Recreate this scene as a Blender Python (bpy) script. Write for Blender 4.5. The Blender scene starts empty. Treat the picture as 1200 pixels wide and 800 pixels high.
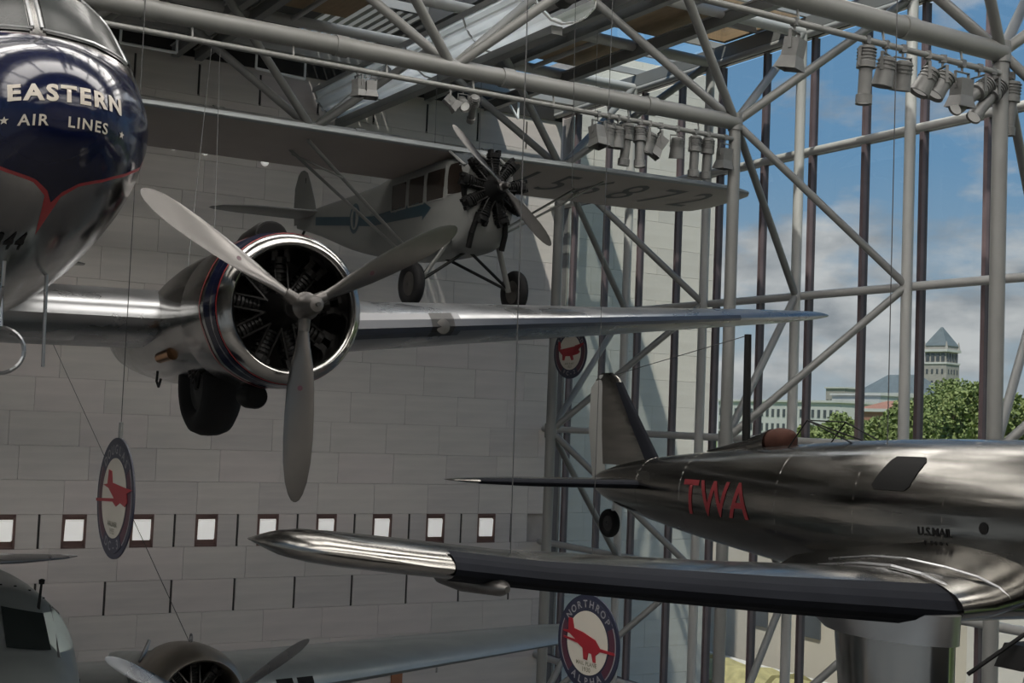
import bpy, bmesh, math, random
from mathutils import Vector, Matrix, Euler
from mathutils.bvhtree import BVHTree
R = math.radians; PI = math.pi
sc = bpy.context.scene; COL = sc.collection
random.seed(7)

# ------------------------------------------------------------------ camera
ZC = 9.35                                    # eye height above the hall floor
FPX, YAW, PITCH, ROLL = 1554.4, 0.53503, 0.058988, 0.040328
fw = Vector((math.sin(YAW)*math.cos(PITCH), math.cos(YAW)*math.cos(PITCH), math.sin(PITCH)))
rt = Vector((math.cos(YAW), -math.sin(YAW), 0)); up = rt.cross(fw)
rt2 = rt*math.cos(ROLL)+up*math.sin(ROLL); up2 = -rt*math.sin(ROLL)+up*math.cos(ROLL)
cam = bpy.data.objects.new('camera', bpy.data.cameras.new('camera')); COL.objects.link(cam)
cam.data.sensor_width = 36; cam.data.lens = 36*FPX/1200; cam.data.clip_end = 3000; cam.data.clip_start = .1
M = Matrix((rt2, up2, -fw)).transposed().to_4x4(); M.translation = (0, 0, ZC); cam.matrix_world = M
sc.camera = cam
# ------------------------------------------------------------------ world, sun, exposure
vs = sc.view_settings
vs.view_transform = 'Standard'; vs.look = 'None'; vs.exposure = -0.07; vs.gamma = 1; vs.use_curve_mapping = False
sc.cycles.use_denoising = True
sc.cycles.max_bounces = 8; sc.cycles.diffuse_bounces = 4; sc.cycles.glossy_bounces = 4; sc.cycles.transparent_max_bounces = 16
sc.cycles.caustics_reflective = False; sc.cycles.caustics_refractive = False; sc.cycles.sample_clamp_indirect = 4
SKY = 1.12; SUN = 6.5
w = bpy.data.worlds.new('sky'); sc.world = w; w.use_nodes = True
nt = w.node_tree; nt.nodes.clear()
def N(nt, t, **k):
    n = nt.nodes.new(t)
    for a, b in k.items():
        if a == 'inp':
            for i, v in b.items(): n.inputs[i].default_value = v
        else: setattr(n, a, b)
    return n
def ramp(nt, stops, src, interp='LINEAR'):
    n = N(nt, 'ShaderNodeValToRGB'); cr = n.color_ramp; cr.interpolation = interp
    while len(cr.elements) < len(stops): cr.elements.new(.5)
    for e, (p, c) in zip(cr.elements, stops):
        e.position = p; e.color = (c, c, c, 1) if not isinstance(c, tuple) else (*c, 1)
    nt.links.new(src, n.inputs[0]); return n
tc = N(nt, 'ShaderNodeTexCoord'); sep = N(nt, 'ShaderNodeSeparateXYZ'); nt.links.new(tc.outputs['Generated'], sep.inputs[0])
skyr = ramp(nt, [(0, (.62, .68, .72)), (.06, (.46, .60, .70)), (.2, (.22, .44, .70)), (.5, (.13, .33, .64)), (1, (.10, .27, .58))], sep.outputs[2])
mp = N(nt, 'ShaderNodeMapping', inp={1: (0, 0, 0), 3: (5.5, 5.5, 13.0)}); nt.links.new(tc.outputs['Generated'], mp.inputs[0])
nz = N(nt, 'ShaderNodeTexNoise', inp={'Scale': 1.25, 'Detail': 7.0, 'Roughness': .56}); nt.links.new(mp.outputs[0], nz.inputs['Vector'])
cov = ramp(nt, [(0, .20), (.09, .19), (.15, .11), (.19, .02), (1, 0)], sep.outputs[2])
add = N(nt, 'ShaderNodeMath', operation='ADD'); nt.links.new(nz.outputs[0], add.inputs[0]); nt.links.new(cov.outputs[0], add.inputs[1])
cl = ramp(nt, [(.56, 0.0), (.70, .95)], add.outputs[0])
nz2 = N(nt, 'ShaderNodeTexNoise', inp={'Scale': 2.6, 'Detail': 5.0}); nt.links.new(mp.outputs[0], nz2.inputs['Vector'])
clc = ramp(nt, [(.35, (.42, .45, .48)), (.62, (.86, .86, .85))], nz2.outputs[0])
mx = N(nt, 'ShaderNodeMix', data_type='RGBA'); nt.links.new(cl.outputs[0], mx.inputs[0]); nt.links.new(skyr.outputs[0], mx.inputs[6]); nt.links.new(clc.outputs[0], mx.inputs[7])
bg = N(nt, 'ShaderNodeBackground', inp={1: SKY}); nt.links.new(mx.outputs[2], bg.inputs[0])
nt.links.new(bg.outputs[0], N(nt, 'ShaderNodeOutputWorld').inputs[0])
sun = bpy.data.objects.new('sun', bpy.data.lights.new('sun', 'SUN')); COL.objects.link(sun)
sun.data.energy = SUN; sun.data.angle = R(.6); sun.data.color = (1, .95, .86)
SUNDIR = Vector((1, .95, -2.33)).normalized()
sun.rotation_euler = SUNDIR.to_track_quat('-Z', 'Y').to_euler(); sun.location = (-30, -30, 80)

# ------------------------------------------------------------------ materials
MATS = {}
def mat(name, col, rough=.6, metal=0.0, noise=0.0, nscale=3.0, bump=0.0, bscale=30.0, stretch=(1, 1, 1), col2=None, emit=None, spec=.5, coat=0.0, rnoise=0.0):
    m = bpy.data.materials.new(name); m.use_nodes = True; t = m.node_tree; b = t.nodes['Principled BSDF']
    b.inputs['Base Color'].default_value = (*col, 1); b.inputs['Roughness'].default_value = rough
    b.inputs['Metallic'].default_value = metal; b.inputs['Specular IOR Level'].default_value = spec; b.inputs['Coat Weight'].default_value = coat
    if noise or bump or rnoise:
        c = N(t, 'ShaderNodeTexCoord'); p = N(t, 'ShaderNodeMapping', inp={3: stretch}); t.links.new(c.outputs['Object'], p.inputs[0])
        n = N(t, 'ShaderNodeTexNoise', inp={'Scale': nscale, 'Detail': 5.0}); t.links.new(p.outputs[0], n.inputs['Vector'])
        if noise:
            c2 = col2 or tuple(max(0, x*(1-noise)) for x in col)
            r = ramp(t, [(.3, tuple(col)), (.7, tuple(c2))], n.outputs[0]); t.links.new(r.outputs[0], b.inputs['Base Color'])
        if rnoise:
            r2 = ramp(t, [(.3, max(.02, rough-rnoise)), (.7, rough+rnoise)], n.outputs[0]); t.links.new(r2.outputs[0], b.inputs['Roughness'])
        if bump:
            n2 = N(t, 'ShaderNodeTexNoise', inp={'Scale': bscale, 'Detail': 3.0}); t.links.new(p.outputs[0], n2.inputs['Vector'])
            bm_ = N(t, 'ShaderNodeBump', inp={'Strength': bump, 'Distance': .02}); t.links.new(n2.outputs[0], bm_.inputs['Height']); t.links.new(bm_.outputs[0], b.inputs['Normal'])
    if emit:
        b.inputs['Emission Color'].default_value = (*emit[0], 1); b.inputs['Emission Strength'].default_value = emit[1]
    MATS[name] = m; return m
def glassmat(name, tint, refl=.12):
    m = bpy.data.materials.new(name); m.use_nodes = True; t = m.node_tree; t.nodes.clear()
    tr = N(t, 'ShaderNodeBsdfTransparent', inp={0: (*tint, 1)}); g = N(t, 'ShaderNodeBsdfGlossy', inp={0: (.8, .85, .9, 1), 'Roughness': .02})
    f = N(t, 'ShaderNodeFresnel', inp={0: 1.35}); x = N(t, 'ShaderNodeMixShader')
    ge = N(t, 'ShaderNodeNewGeometry'); inv = N(t, 'ShaderNodeMath', operation='SUBTRACT', inp={0: 1.0}); mu = N(t, 'ShaderNodeMath', operation='MULTIPLY')
    t.links.new(ge.outputs['Backfacing'], inv.inputs[1]); t.links.new(inv.outputs[0], mu.inputs[0]); t.links.new(f.outputs[0], mu.inputs[1])
    t.links.new(mu.outputs[0], x.inputs[0]); t.links.new(tr.outputs[0], x.inputs[1]); t.links.new(g.outputs[0], x.inputs[2])
    t.links.new(x.outputs[0], N(t, 'ShaderNodeOutputMaterial').inputs[0]); MATS[name] = m; return m
mat('marble', (.515, .478, .442), .55, noise=.1, nscale=1.1, stretch=(.6, 1, 5), col2=(.44, .41, .385))
mat('marble_b', (.475, .442, .412), .55, noise=.1, nscale=1.3, stretch=(.6, 1, 6), col2=(.41, .375, .36))
mat('marble_c', (.53, .478, .45), .55, noise=.1, nscale=1.0, stretch=(.6, 1, 4), col2=(.45, .41, .39))
mat('joint', (.33, .30, .28), .9, noise=.2)
mat('stone_out', (.74, .69, .60), .8, noise=.12, nscale=.8, stretch=(.6, 1, 4))
mat('stone_out_b', (.70, .655, .575), .8, noise=.12, nscale=.8, stretch=(.6, 1, 4))
mat('slot', (.03, .026, .025), .8, noise=.3)
mat('niche_side', (.13, .075, .065), .7, noise=.2)
mat('niche_lamp', (.85, .85, .82), .6, noise=.04, emit=((1, .97, .92), .33))
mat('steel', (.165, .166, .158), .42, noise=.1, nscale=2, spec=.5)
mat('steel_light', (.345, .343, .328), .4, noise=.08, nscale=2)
mat('mullion', (.13, .095, .10), .45, metal=0, noise=.3, nscale=2)
mat('deck', (.10, .10, .098), .85, noise=.25, nscale=.7)
mat('coffer', (.34, .24, .14), .7, noise=.3, nscale=1.5, stretch=(6, 1, 1))
mat('dark', (.022, .021, .02), .8, noise=.3)
mat('duct_white', (.78, .80, .79), .4, noise=.05)
mat('carpet', (.20, .19, .18), .9, noise=.2, nscale=.6, bump=.1)
mat('plaster', (.45, .43, .41), .8, noise=.08)
mat('chrome', (.29, .285, .275), .18, metal=1, noise=.12, nscale=1.6, rnoise=.07, bump=.035, bscale=2.2)
mat('alu', (.25, .255, .26), .30, metal=1, noise=.14, nscale=1.4, rnoise=.08, bump=.03, bscale=3)
mat('alu_dark', (.36, .36, .36), .32, metal=1, noise=.15, nscale=2, rnoise=.08)
mat('alpha_metal', (.245, .238, .222), .2, metal=1, noise=.25, nscale=1.8, rnoise=.08, bump=.16, bscale=2.2, stretch=(.7, 1, 4))
mat('boeing_metal', (.26, .285, .285), .40, metal=.85, noise=.12, nscale=1.2, rnoise=.06)
mat('boeing_cowl', (.30, .27, .235), .38, metal=.9, noise=.15, nscale=2, rnoise=.06)
mat('prop_metal', (.135, .13, .125), .33, metal=1, noise=.12, nscale=3, rnoise=.06)
mat('rubber', (.007, .007, .0075), .75, spec=.2, noise=.25, nscale=6)
mat('boot', (.008, .009, .012), .75, spec=.06, noise=.25, nscale=3)
mat('navy', (.0035, .0055, .022), .13, noise=.15, nscale=2, spec=.26)
mat('boot_gloss', (.016, .020, .030), .28, noise=.2, nscale=2, spec=.4)
mat('red', (.30, .018, .022), .4, noise=.15)
mat('twa_red', (.10, .005, .008), .5, noise=.12)
mat('crimson', (.24, .008, .015), .5, noise=.12)
mat('cream', (.37, .335, .285), .6, noise=.06)
mat('pale', (.42, .40, .37), .6, noise=.06)
mat('black', (.006, .006, .006), .6, spec=.12, noise=.2)
mat('engine', (.016, .0155, .015), .45, metal=.6, noise=.4, nscale=8)
mat('engine_bright', (.11, .105, .10), .4, metal=.9, noise=.3, nscale=8)
mat('fc_paint', (.175, .178, .17), .55, noise=.08, nscale=2)
mat('fc_wing', (.34, .30, .275), .6, noise=.08, nscale=1.5)
mat('fc_wing_edge', (.27, .29, .295), .65, noise=.08)
mat('fc_letter', (.085, .085, .082), .6, noise=.1)
mat('fc_blue', (.012, .042, .060), .5, noise=.15)
mat('fc_window', (.018, .013, .010), .12, noise=.3)
mat('cockpit_glass', (.012, .015, .0145), .25, spec=.10, noise=.2)
mat('pane_reflection', (.50, .56, .53), .25, noise=.1)  # greenish-white reflection on cockpit glass, painted as the base colour
mat('leather', (.040, .016, .011), .85, spec=.15, noise=.3, nscale=8)
mat('copper', (.42, .23, .12), .25, metal=1, noise=.2)
mat('sign_navy', (.012, .014, .032), .5, noise=.1)
mat('sign_plum', (.055, .014, .026), .5, noise=.1)
mat('sign_cream', (.43, .40, .34), .6, noise=.05)
mat('sign_grey', (.21, .205, .21), .6, noise=.05)
mat('sign_text', (.13, .13, .09), .6, noise=.05)
mat('lamp_grey', (.12, .121, .116), .45, noise=.2, nscale=6)
mat('lamp_lens', (.8, .8, .78), .3, noise=.05, emit=((1, .96, .88), .18))
mat('skylight', (.8, .82, .82), .5, noise=.03, emit=((1.0, .955, .90), 8.5))  # panes shine by themselves in place of daylight
mat('wire', (.055, .055, .055), .5, metal=.5, noise=.1)
mat('brown_door', (.28, .12, .06), .6, noise=.2)
mat('leaf', (.24, .29, .10), .7, noise=.5, nscale=.5, col2=(.16, .21, .06))
mat('leaf_b', (.27, .31, .11), .7, noise=.5, nscale=.5, col2=(.18, .23, .07))
mat('bark', (.10, .075, .05), .9, noise=.3)
mat('lawn', (.16, .22, .06), .9, noise=.3, nscale=.05)
mat('paving', (.50, .48, .43), .85, noise=.12, nscale=.3)
mat('tower_stone', (.40, .37, .33), .85, noise=.15, nscale=.3)
mat('slate', (.15, .18, .19), .7, noise=.2, nscale=.4)
mat('build_white', (.62, .61, .57), .8, noise=.08, nscale=.2)
mat('build_grey', (.32, .34, .34), .8, noise=.1, nscale=.2)
mat('build_red', (.40, .20, .14), .8, noise=.2, nscale=.2)
mat('facade', (.62, .57, .49), .8, noise=.1, nscale=.4)
mat('hedge', (.48, .43, .20), .8, noise=.4, nscale=3, bump=.6, bscale=8)
mat('far_window', (.09, .10, .11), .3, noise=.2)
glassmat('pane_glass', (.745, .76, .765)); glassmat('clear_glass', (.9, .92, .92))

def translucent(name, col):
    m_ = bpy.data.materials.new(name); m_.use_nodes = True; t = m_.node_tree; t.nodes.clear()
    c = N(t, 'ShaderNodeTexCoord'); nz_ = N(t, 'ShaderNodeTexNoise', inp={'Scale': 1.5}); t.links.new(c.outputs['Object'], nz_.inputs['Vector'])
    r_ = ramp(t, [(.3, col), (.7, tuple(q*.92 for q in col))], nz_.outputs[0])
    a = N(t, 'ShaderNodeBsdfDiffuse'); b = N(t, 'ShaderNodeBsdfTranslucent'); x = N(t, 'ShaderNodeMixShader', inp={0: .82})
    t.links.new(r_.outputs[0], a.inputs[0]); t.links.new(r_.outputs[0], b.inputs[0]); t.links.new(a.outputs[0], x.inputs[1]); t.links.new(b.outputs[0], x.inputs[2])
    t.links.new(x.outputs[0], N(t, 'ShaderNodeOutputMaterial').inputs[0]); MATS[name] = m_
translucent('trough_sheet', (.95, .965, .955))
# ------------------------------------------------------------------ mesh helpers
class MB:
    def __init__(s): s.v = []; s.f = []
    def add(s, vs_, fs): o = len(s.v); s.v += [tuple(p) for p in vs_]; s.f += [tuple(i+o for i in f) for f in fs]; return s
    def box(s, c, d, rz=0, mtx=None):
        x, y, z = (k/2 for k in d)
        P = [Vector((a*x, b*y, e*z)) for a in (-1, 1) for b in (-1, 1) for e in (-1, 1)]
        m = mtx if mtx is not None else Matrix.Rotation(rz, 3, 'Z')
        return s.add([Vector(c)+m@p for p in P], [(0, 1, 3, 2), (4, 6, 7, 5), (0, 4, 5, 1), (2, 3, 7, 6), (0, 2, 6, 4), (1, 5, 7, 3)])
    def bb(s, x0, x1, y0, y1, z0, z1): return s.box(((x0+x1)/2, (y0+y1)/2, (z0+z1)/2), (x1-x0, y1-y0, z1-z0))
    def loft(s, rings, cap0=True, cap1=True, closed=True):
        n = len(rings[0]); o = len(s.v)
        for r in rings: s.v += [tuple(p) for p in r]
        for i in range(len(rings)-1):
            for j in range(n if closed else n-1):
                a = o+i*n+j; b = o+i*n+(j+1) % n; s.f.append((a, b, b+n, a+n))
        if cap0: s.f.append(tuple(o+j for j in reversed(range(n))))
        if cap1: s.f.append(tuple(o+(len(rings)-1)*n+j for j in range(n)))
        return s
    def tube(s, p0, p1, r0, r1=None, n=10, sy=1.0):
        p0 = Vector(p0); p1 = Vector(p1); r1 = r0 if r1 is None else r1; d = (p1-p0)
        q = d.to_track_quat('Z', 'Y'); X = q@Vector((1, 0, 0)); Y = q@Vector((0, 1, 0))
        return s.loft([[p+(X*math.cos(2*PI*k/n)+Y*math.sin(2*PI*k/n)*sy)*r for k in range(n)] for p, r in ((p0, r0), (p1, r1))])
    def path(s, pts, r, n=6):
        for a, b in zip(pts, pts[1:]): s.tube(a, b, r, n=n)
        return s
    def lathe(s, prof, c=(0, 0, 0), ax='x', n=32, cap0=False, cap1=False):
        c = Vector(c); rings = []
        for h, r in prof:
            ring = []
            for k in range(n):
                a = 2*PI*k/n; u, v_ = r*math.cos(a), r*math.sin(a)
                ring.append(c+Vector({'x': (h, u, v_), 'y': (v_, h, u), 'z': (u, v_, h)}[ax]))
            rings.append(ring)
        return s.loft(rings, cap0, cap1)
    def prism(s, pts, t, f):      # 2-D polygon -> slab through f(u, v, depth)
        n = len(pts)
        return s.add([f(u, v_, 0) for u, v_ in pts]+[f(u, v_, t) for u, v_ in pts], [tuple(range(n)), tuple(reversed(range(n, 2*n)))]+[(i, i+n, (i+1) % n+n, (i+1) % n) for i in range(n)])
    def mesh(s, name, sharp=40):
        me = bpy.data.meshes.new(name); me.from_pydata(s.v, [], s.f)
        b = bmesh.new(); b.from_mesh(me); bmesh.ops.recalc_face_normals(b, faces=b.faces); b.to_mesh(me); b.free()
        if sharp:
            me.polygons.foreach_set('use_smooth', [True]*len(me.polygons)); me.set_sharp_from_angle(angle=R(sharp))
        return me
    def obj(s, name, m, parent=None, sharp=40): return link(name, s.mesh(name, sharp), m, parent)
def link(name, me, m, parent=None):
    if m and not me.materials: me.materials.append(MATS[m])
    o = bpy.data.objects.new(name, me); COL.objects.link(o); o.parent = parent; return o
def inst(name, src, parent=None, loc=(0, 0, 0), rot=(0, 0, 0), scale=(1, 1, 1)):
    o = bpy.data.objects.new(name, src); COL.objects.link(o); o.parent = parent; o.location = loc; o.rotation_euler = rot; o.scale = scale; return o
def tag(o, label=None, cat=None, group=None, kind=None):
    if label: o['label'] = label
    if cat: o['category'] = cat
    if group: o['group'] = group
    if kind: o['kind'] = kind
    return o
def empty(name, loc=(0, 0, 0), rot=(0, 0, 0)):
    o = bpy.data.objects.new(name, None); COL.objects.link(o); o.location = loc; o.rotation_euler = rot; o.empty_display_size = .2; return o
def copy_tree(o, parent=None):
    c = o.copy(); COL.objects.link(c); c.parent = parent
    for ch in list(o.children): copy_tree(ch, c)
    return c
def ring(x, zc, wd, ht, hb, n=40, e=2.0, yc=0):
    out = []
    for k in range(n):
        a = 2*PI*k/n; c_, s_ = math.cos(a), math.sin(a)
        yy = math.copysign(abs(c_)**(2/e), c_)*wd; zz = math.copysign(abs(s_)**(2/e), s_)*(ht if s_ > 0 else hb)
        out.append((x, yc+yy, zc+zz))
    return out
def smooth_st(st, k=4):           # Catmull-Rom between stations (tuples of numbers)
    out = []
    for i in range(len(st)-1):
        p0, p1, p2, p3 = st[max(i-1, 0)], st[i], st[i+1], st[min(i+2, len(st)-1)]
        for j in range(k):
            t = j/k
            out.append(tuple(.5*(2*b+(c-a)*t+(2*a-5*b+4*c-d)*t*t+(3*b-a-3*c+d)*t**3) for a, b, c, d in zip(p0, p1, p2, p3)))
    return out+[st[-1]]
def body(st, n=40, e=2.0, k=4, yc=0): 
    m = MB(); m.loft([ring(*s_, n=n, e=e, yc=yc) for s_ in (smooth_st(st, k) if k > 1 else st)]); return m
AF = [(0, 0), (.008, .022), (.03, .043), (.08, .066), (.16, .086), (.28, .098), (.42, .094), (.6, .072), (.8, .039), (1, .004)]
def foil(y, xle, ch, z, t, ax='y', lo=.62):  # airfoil section, leading edge forward (+x)
    s_ = t/.165; pts = [(xle-u*ch, z+v_*s_*ch) for u, v_ in AF]+[(xle-u*ch, z-v_*lo*s_*ch) for u, v_ in reversed(AF[1:])]
    return [(x, y, zz) if ax == 'y' else (x, zz-z, y) for x, zz in pts]
def wing(secs, ax='y', lo=.62, inc=0.0):
    m = MB(); m.loft([[(x, y, z+(x-s_[1])*inc) for x, y, z in foil(*s_, ax=ax, lo=lo)] for s_ in secs]); return m
def boot(secs, frac, off=.006, ax='y', lo=.62):    # leading-edge strip over the first part of the chord
    idx = [i for i, (u, _) in enumerate(AF) if u <= frac]; m = MB(); rings = []
    for (y, xle, ch, z, t) in secs:
        s_ = t/.165; P = [(xle-AF[i][0]*ch-0, z+AF[i][1]*s_*ch+off) for i in reversed(idx[1:])]+[(xle+off, z)]+[(xle-AF[i][0]*ch, z-AF[i][1]*lo*s_*ch-off) for i in idx[1:]]
        rings.append([(x, y, zz) if ax == 'y' else (x, zz-z, y) for x, zz in P])
    m.loft(rings, False, False, closed=False); return m
def text_mesh(txt, size, bold=.0, align='CENTER', space=1.0):
    cu = bpy.data.curves.new('t', 'FONT'); cu.body = txt; cu.size = size; cu.align_x = align; cu.align_y = 'CENTER'; cu.offset = bold; cu.space_character = space; cu.resolution_u = 3
    o = bpy.data.objects.new('t', cu); COL.objects.link(o)
    dg = bpy.context.evaluated_depsgraph_get(); me = bpy.data.meshes.new_from_object(o.evaluated_get(dg))
    bpy.data.objects.remove(o); bpy.data.curves.remove(cu)
    b = bmesh.new(); b.from_mesh(me); bpy.data.meshes.remove(me)
    bmesh.ops.remove_doubles(b, verts=b.verts, dist=size*.002); return b
def poly_bm(pts):
    b = bmesh.new(); b.faces.new([b.verts.new((u, v_, 0)) for u, v_ in pts]); return b
def refine(b, L):
    bmesh.ops.triangulate(b, faces=b.faces)
    for _ in range(7):
        es = [e for e in b.edges if e.calc_length() > L]
        if not es: break
        bmesh.ops.subdivide_edges(b, edges=es, cuts=1); bmesh.ops.triangulate(b, faces=[f for f in b.faces if len(f.verts) > 3])
def decal(b, bvh, f, name, m, parent, off=.005, L=.05):
    """f(u, v) -> (origin, direction): lays the flat shape on the surface hit"""
    refine(b, L); dead = []
    for v_ in b.verts:
        o_, d_ = f(v_.co.x, v_.co.y); h, nrm, i, _ = bvh.ray_cast(Vector(o_), Vector(d_).normalized())
        if h is None: dead.append(v_); continue
        if nrm.dot(Vector(d_)) > 0: nrm = -nrm
        v_.co = h+nrm*off
    bmesh.ops.delete(b, geom=dead, context='VERTS')
    me = bpy.data.meshes.new(name); b.to_mesh(me); b.free()
    me.polygons.foreach_set('use_smooth', [True]*len(me.polygons)); return link(name, me, m, parent)
def flat_text(txt, size, f, name, m, parent, bold=0.0, space=1.0):
    b = text_mesh(txt, size, bold, space=space)
    for v_ in b.verts: v_.co = Vector(f(v_.co.x, v_.co.y))
    me = bpy.data.meshes.new(name); b.to_mesh(me); b.free(); return link(name, me, m, parent)
def bvh_of(mb): return BVHTree.FromPolygons([Vector(p) for p in mb.v], mb.f)
def ray(px, py): return fw+rt2*((px-600)/FPX)+up2*((400-py)/FPX)
def onX(px, py, X): v_ = ray(px, py); return v_*(X/v_.x)+Vector((0, 0, ZC))
def onY(px, py, Y): v_ = ray(px, py); return v_*(Y/v_.y)+Vector((0, 0, ZC))
def onD(px, py, d): return ray(px, py)*d+Vector((0, 0, ZC))
def pose(x, y, z, h, ro, pi_): return (x, y, z+ZC), (ro, -pi_, PI/2-h)

# ------------------------------------------------------------------ the hall
MOD = 1.524; Y0 = 29.99; YW = 30.753; XW = 19.551; XI = 16.18; XL = -16.0; YB = -12.0; ZR = 18.55
tag(MB().bb(XL, XW, YB, YW, -.3, 0).obj('floor', 'carpet'), kind='structure')
tag(MB().bb(XL, XW, YB, 1.2, 7.3, 7.7).obj('floor_balcony', 'carpet'), kind='structure')
tag(MB().bb(XL, XW, YB-.4, YB, 0, ZR).obj('wall_front', 'plaster'), kind='structure')
# back wall of marble: core, then panels one by one
wb = tag(MB().bb(XL, XW+.1, YW+.12, YW+.6, 0, 18.4).obj('wall_back', 'joint'), kind='structure')
NX0 = 5.469                                             # first niche in view
CH = .762; ZN = 6.075
G = .0035
slabs = {}
def panel(parent, x0, x1, z0, z1, yf, yb, mats, jig=.004):
    wd, hg = round(x1-x0-2*G, 3), round(z1-z0-2*G, 3); mk = random.choice(mats); key = (wd, hg, mk)
    if key not in slabs:
        me = MB().bb(-wd/2, wd/2, 0, yb-yf, -hg/2, hg/2).mesh('stone_panel', 0); me.materials.append(MATS[mk]); slabs[key] = me
    inst('stone_panel', slabs[key], parent, ((x0+x1)/2, yf-random.uniform(0, jig), (z0+z1)/2))
rows = [ZN+CH*k for k in range(-4, 15)]                 # course bottoms
MM = ['marble', 'marble', 'marble_b', 'marble_c']
XS0 = NX0-MOD*2.5
for z0 in rows:
    k = round((z0-ZN)/CH)
    if k == 0:      # niche course
        for i in range(-2, 9):
            xn = NX0+i*MOD; xs = xn+MOD/2
            panel(wb, xn+.255, xs-.025, z0, z0+CH, YW, YW+.12, MM); panel(wb, xs+.025, min(xn+MOD-.255, XW), z0, z0+CH, YW, YW+.12, MM)
    elif k == -2 or k == 14:   # slot course
        for i in range(-2, 10):
            xs = NX0+i*MOD-MOD/2
            if xs+.025 < XW: panel(wb, xs+.025, min(xs+MOD-.025, XW), z0, z0+CH, YW, YW+.12, MM)
    else:
        x = XS0-(MOD*.5 if k % 2 else 0)-MOD*.17*(k % 3)
        while x < XW-.01:
            x1 = min(x+MOD*1.0, XW); 
            if x1-x > .05: panel(wb, x, x1, z0, z0+CH, YW, YW+.12, MM)
            x = x1
MB().bb(XL, XS0-MOD, YW, YW+.12, 0, 18.4).obj('wall_cladding', 'marble', wb)
MB().bb(XS0-MOD, XW, YW, YW+.12, 0, rows[0]).obj('wall_base_cladding', 'marble', wb)
MB().bb(XS0-MOD, XW, YW+.02, YW+.12, rows[-1]+CH, 17.65).obj('wall_top_course', 'marble', wb)
MB().bb(XL, XW, YW-.02, YW+.1, 17.65, 18.3).obj('shade_strip', 'dark', wb)  # soffit shade under the roof edge beam, put in as a dark strip
for i in range(-2, 9):          # niches with a lit lamp box each
    xn = NX0+i*MOD
    n_ = MB(); n_.bb(xn-.25, xn+.25, YW+.08, YW+.115, ZN, ZN+CH)
    nb = n_.obj('niche_back', 'niche_side', wb)
    MB().bb(xn-.25, xn+.25, YW-.012, YW+.1, ZN, ZN+.05).obj('niche_sill', 'niche_side', nb)
    MB().bb(xn-.25, xn+.25, YW-.012, YW+.1, ZN+CH-.06, ZN+CH).obj('niche_head', 'niche_side', nb)
    for sx in (-1, 1): MB().bb(xn+sx*.25-.02, xn+sx*.25+.02, YW-.012, YW+.1, ZN, ZN+CH).obj('niche_jamb', 'niche_side', nb)
    lm = MB(); a = [(xn-.18, YW+.07, ZN+.19), (xn+.225, YW+.07, ZN+.19), (xn+.225, YW+.07, ZN+.64), (xn-.18, YW+.07, ZN+.64)]
    b_ = [(xn-.215, YW-.02, ZN+.17), (xn+.18, YW-.02, ZN+.17), (xn+.20, YW-.02, ZN+.60), (xn-.20, YW-.02, ZN+.60)]
    lm.loft([a, b_]).obj('niche_lamp', 'niche_lamp', nb, 0)
def slotbar(x, z0, z1): MB().bb(x-.024, x+.024, YW+.02, YW+.11, z0, z1).obj('wall_slot', 'slot', wb, 0)
for i in range(-2, 9):
    xs = NX0+i*MOD+MOD/2; slotbar(xs, ZN, ZN+CH); slotbar(xs, ZN-2*CH, ZN-CH)
    if xs < XW: slotbar(xs, ZN+14*CH+.06, ZN+15*CH)
for px, py in ((203, 171), (240, 177), (310, 190)):  # three small glowing discs on the marble
    p = onY(px, py, YW); l = MB().lathe([(-.05, .07), (0, .1), (.02, .1)], (0, 0, 0), 'y', 16, True, True).obj('wall_disc', 'niche_lamp', wb); l.location = p-Vector((0, .03, 0))
dr = MB().bb(15.05, 15.35, YW-.06, YW+.02, 0, 3.35).obj('door_frame', 'brown_door', wb)

# window wall
win = tag(MB().bb(XW-.25, XW+.35, YB, YW, 0, .35).obj('window_1', 'mullion'), kind='structure')
LV = [.35]+[3.048*k for k in range(1, 6)]+[17.75]
NM = 24
pane_me = {}
for n in range(-1, NM):
    ya = Y0-(n+1)*MOD; yb = min(Y0-n*MOD, YW)
    for k in range(6):
        key = (round(yb-ya, 3), k)
        if key not in pane_me:
            me = MB().bb(-.012, .012, -(yb-ya)/2+.03, (yb-ya)/2-.03, LV[k]+.03, LV[k+1]-.03).mesh('pane', 0); me.materials.append(MATS['pane_glass']); pane_me[key] = me
        inst('pane', pane_me[key], win, (XW+.06, (ya+yb)/2, 0))
mul = MB().bb(-.085, .085, -.045, .045, .35, 17.75).mesh('mullion', 0); mul.materials.append(MATS['mullion'])
for n in range(0, NM+1): inst('mullion', mul, win, (XW+.06, Y0-n*MOD, 0))
for k in range(1, 7):
    z = 3.048*k if k < 6 else 17.8
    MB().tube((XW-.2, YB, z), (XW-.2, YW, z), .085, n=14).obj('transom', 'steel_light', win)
    MB().bb(XW+.0, XW+.12, YB, YW, z-.03, z+.03).obj('transom_bar', 'mullion', win)
MB().bb(XW-.28, XW+.3, YB, YW, 17.85, 18.15).obj('eave_beam', 'steel', win)
XO = XW-.33
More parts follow.
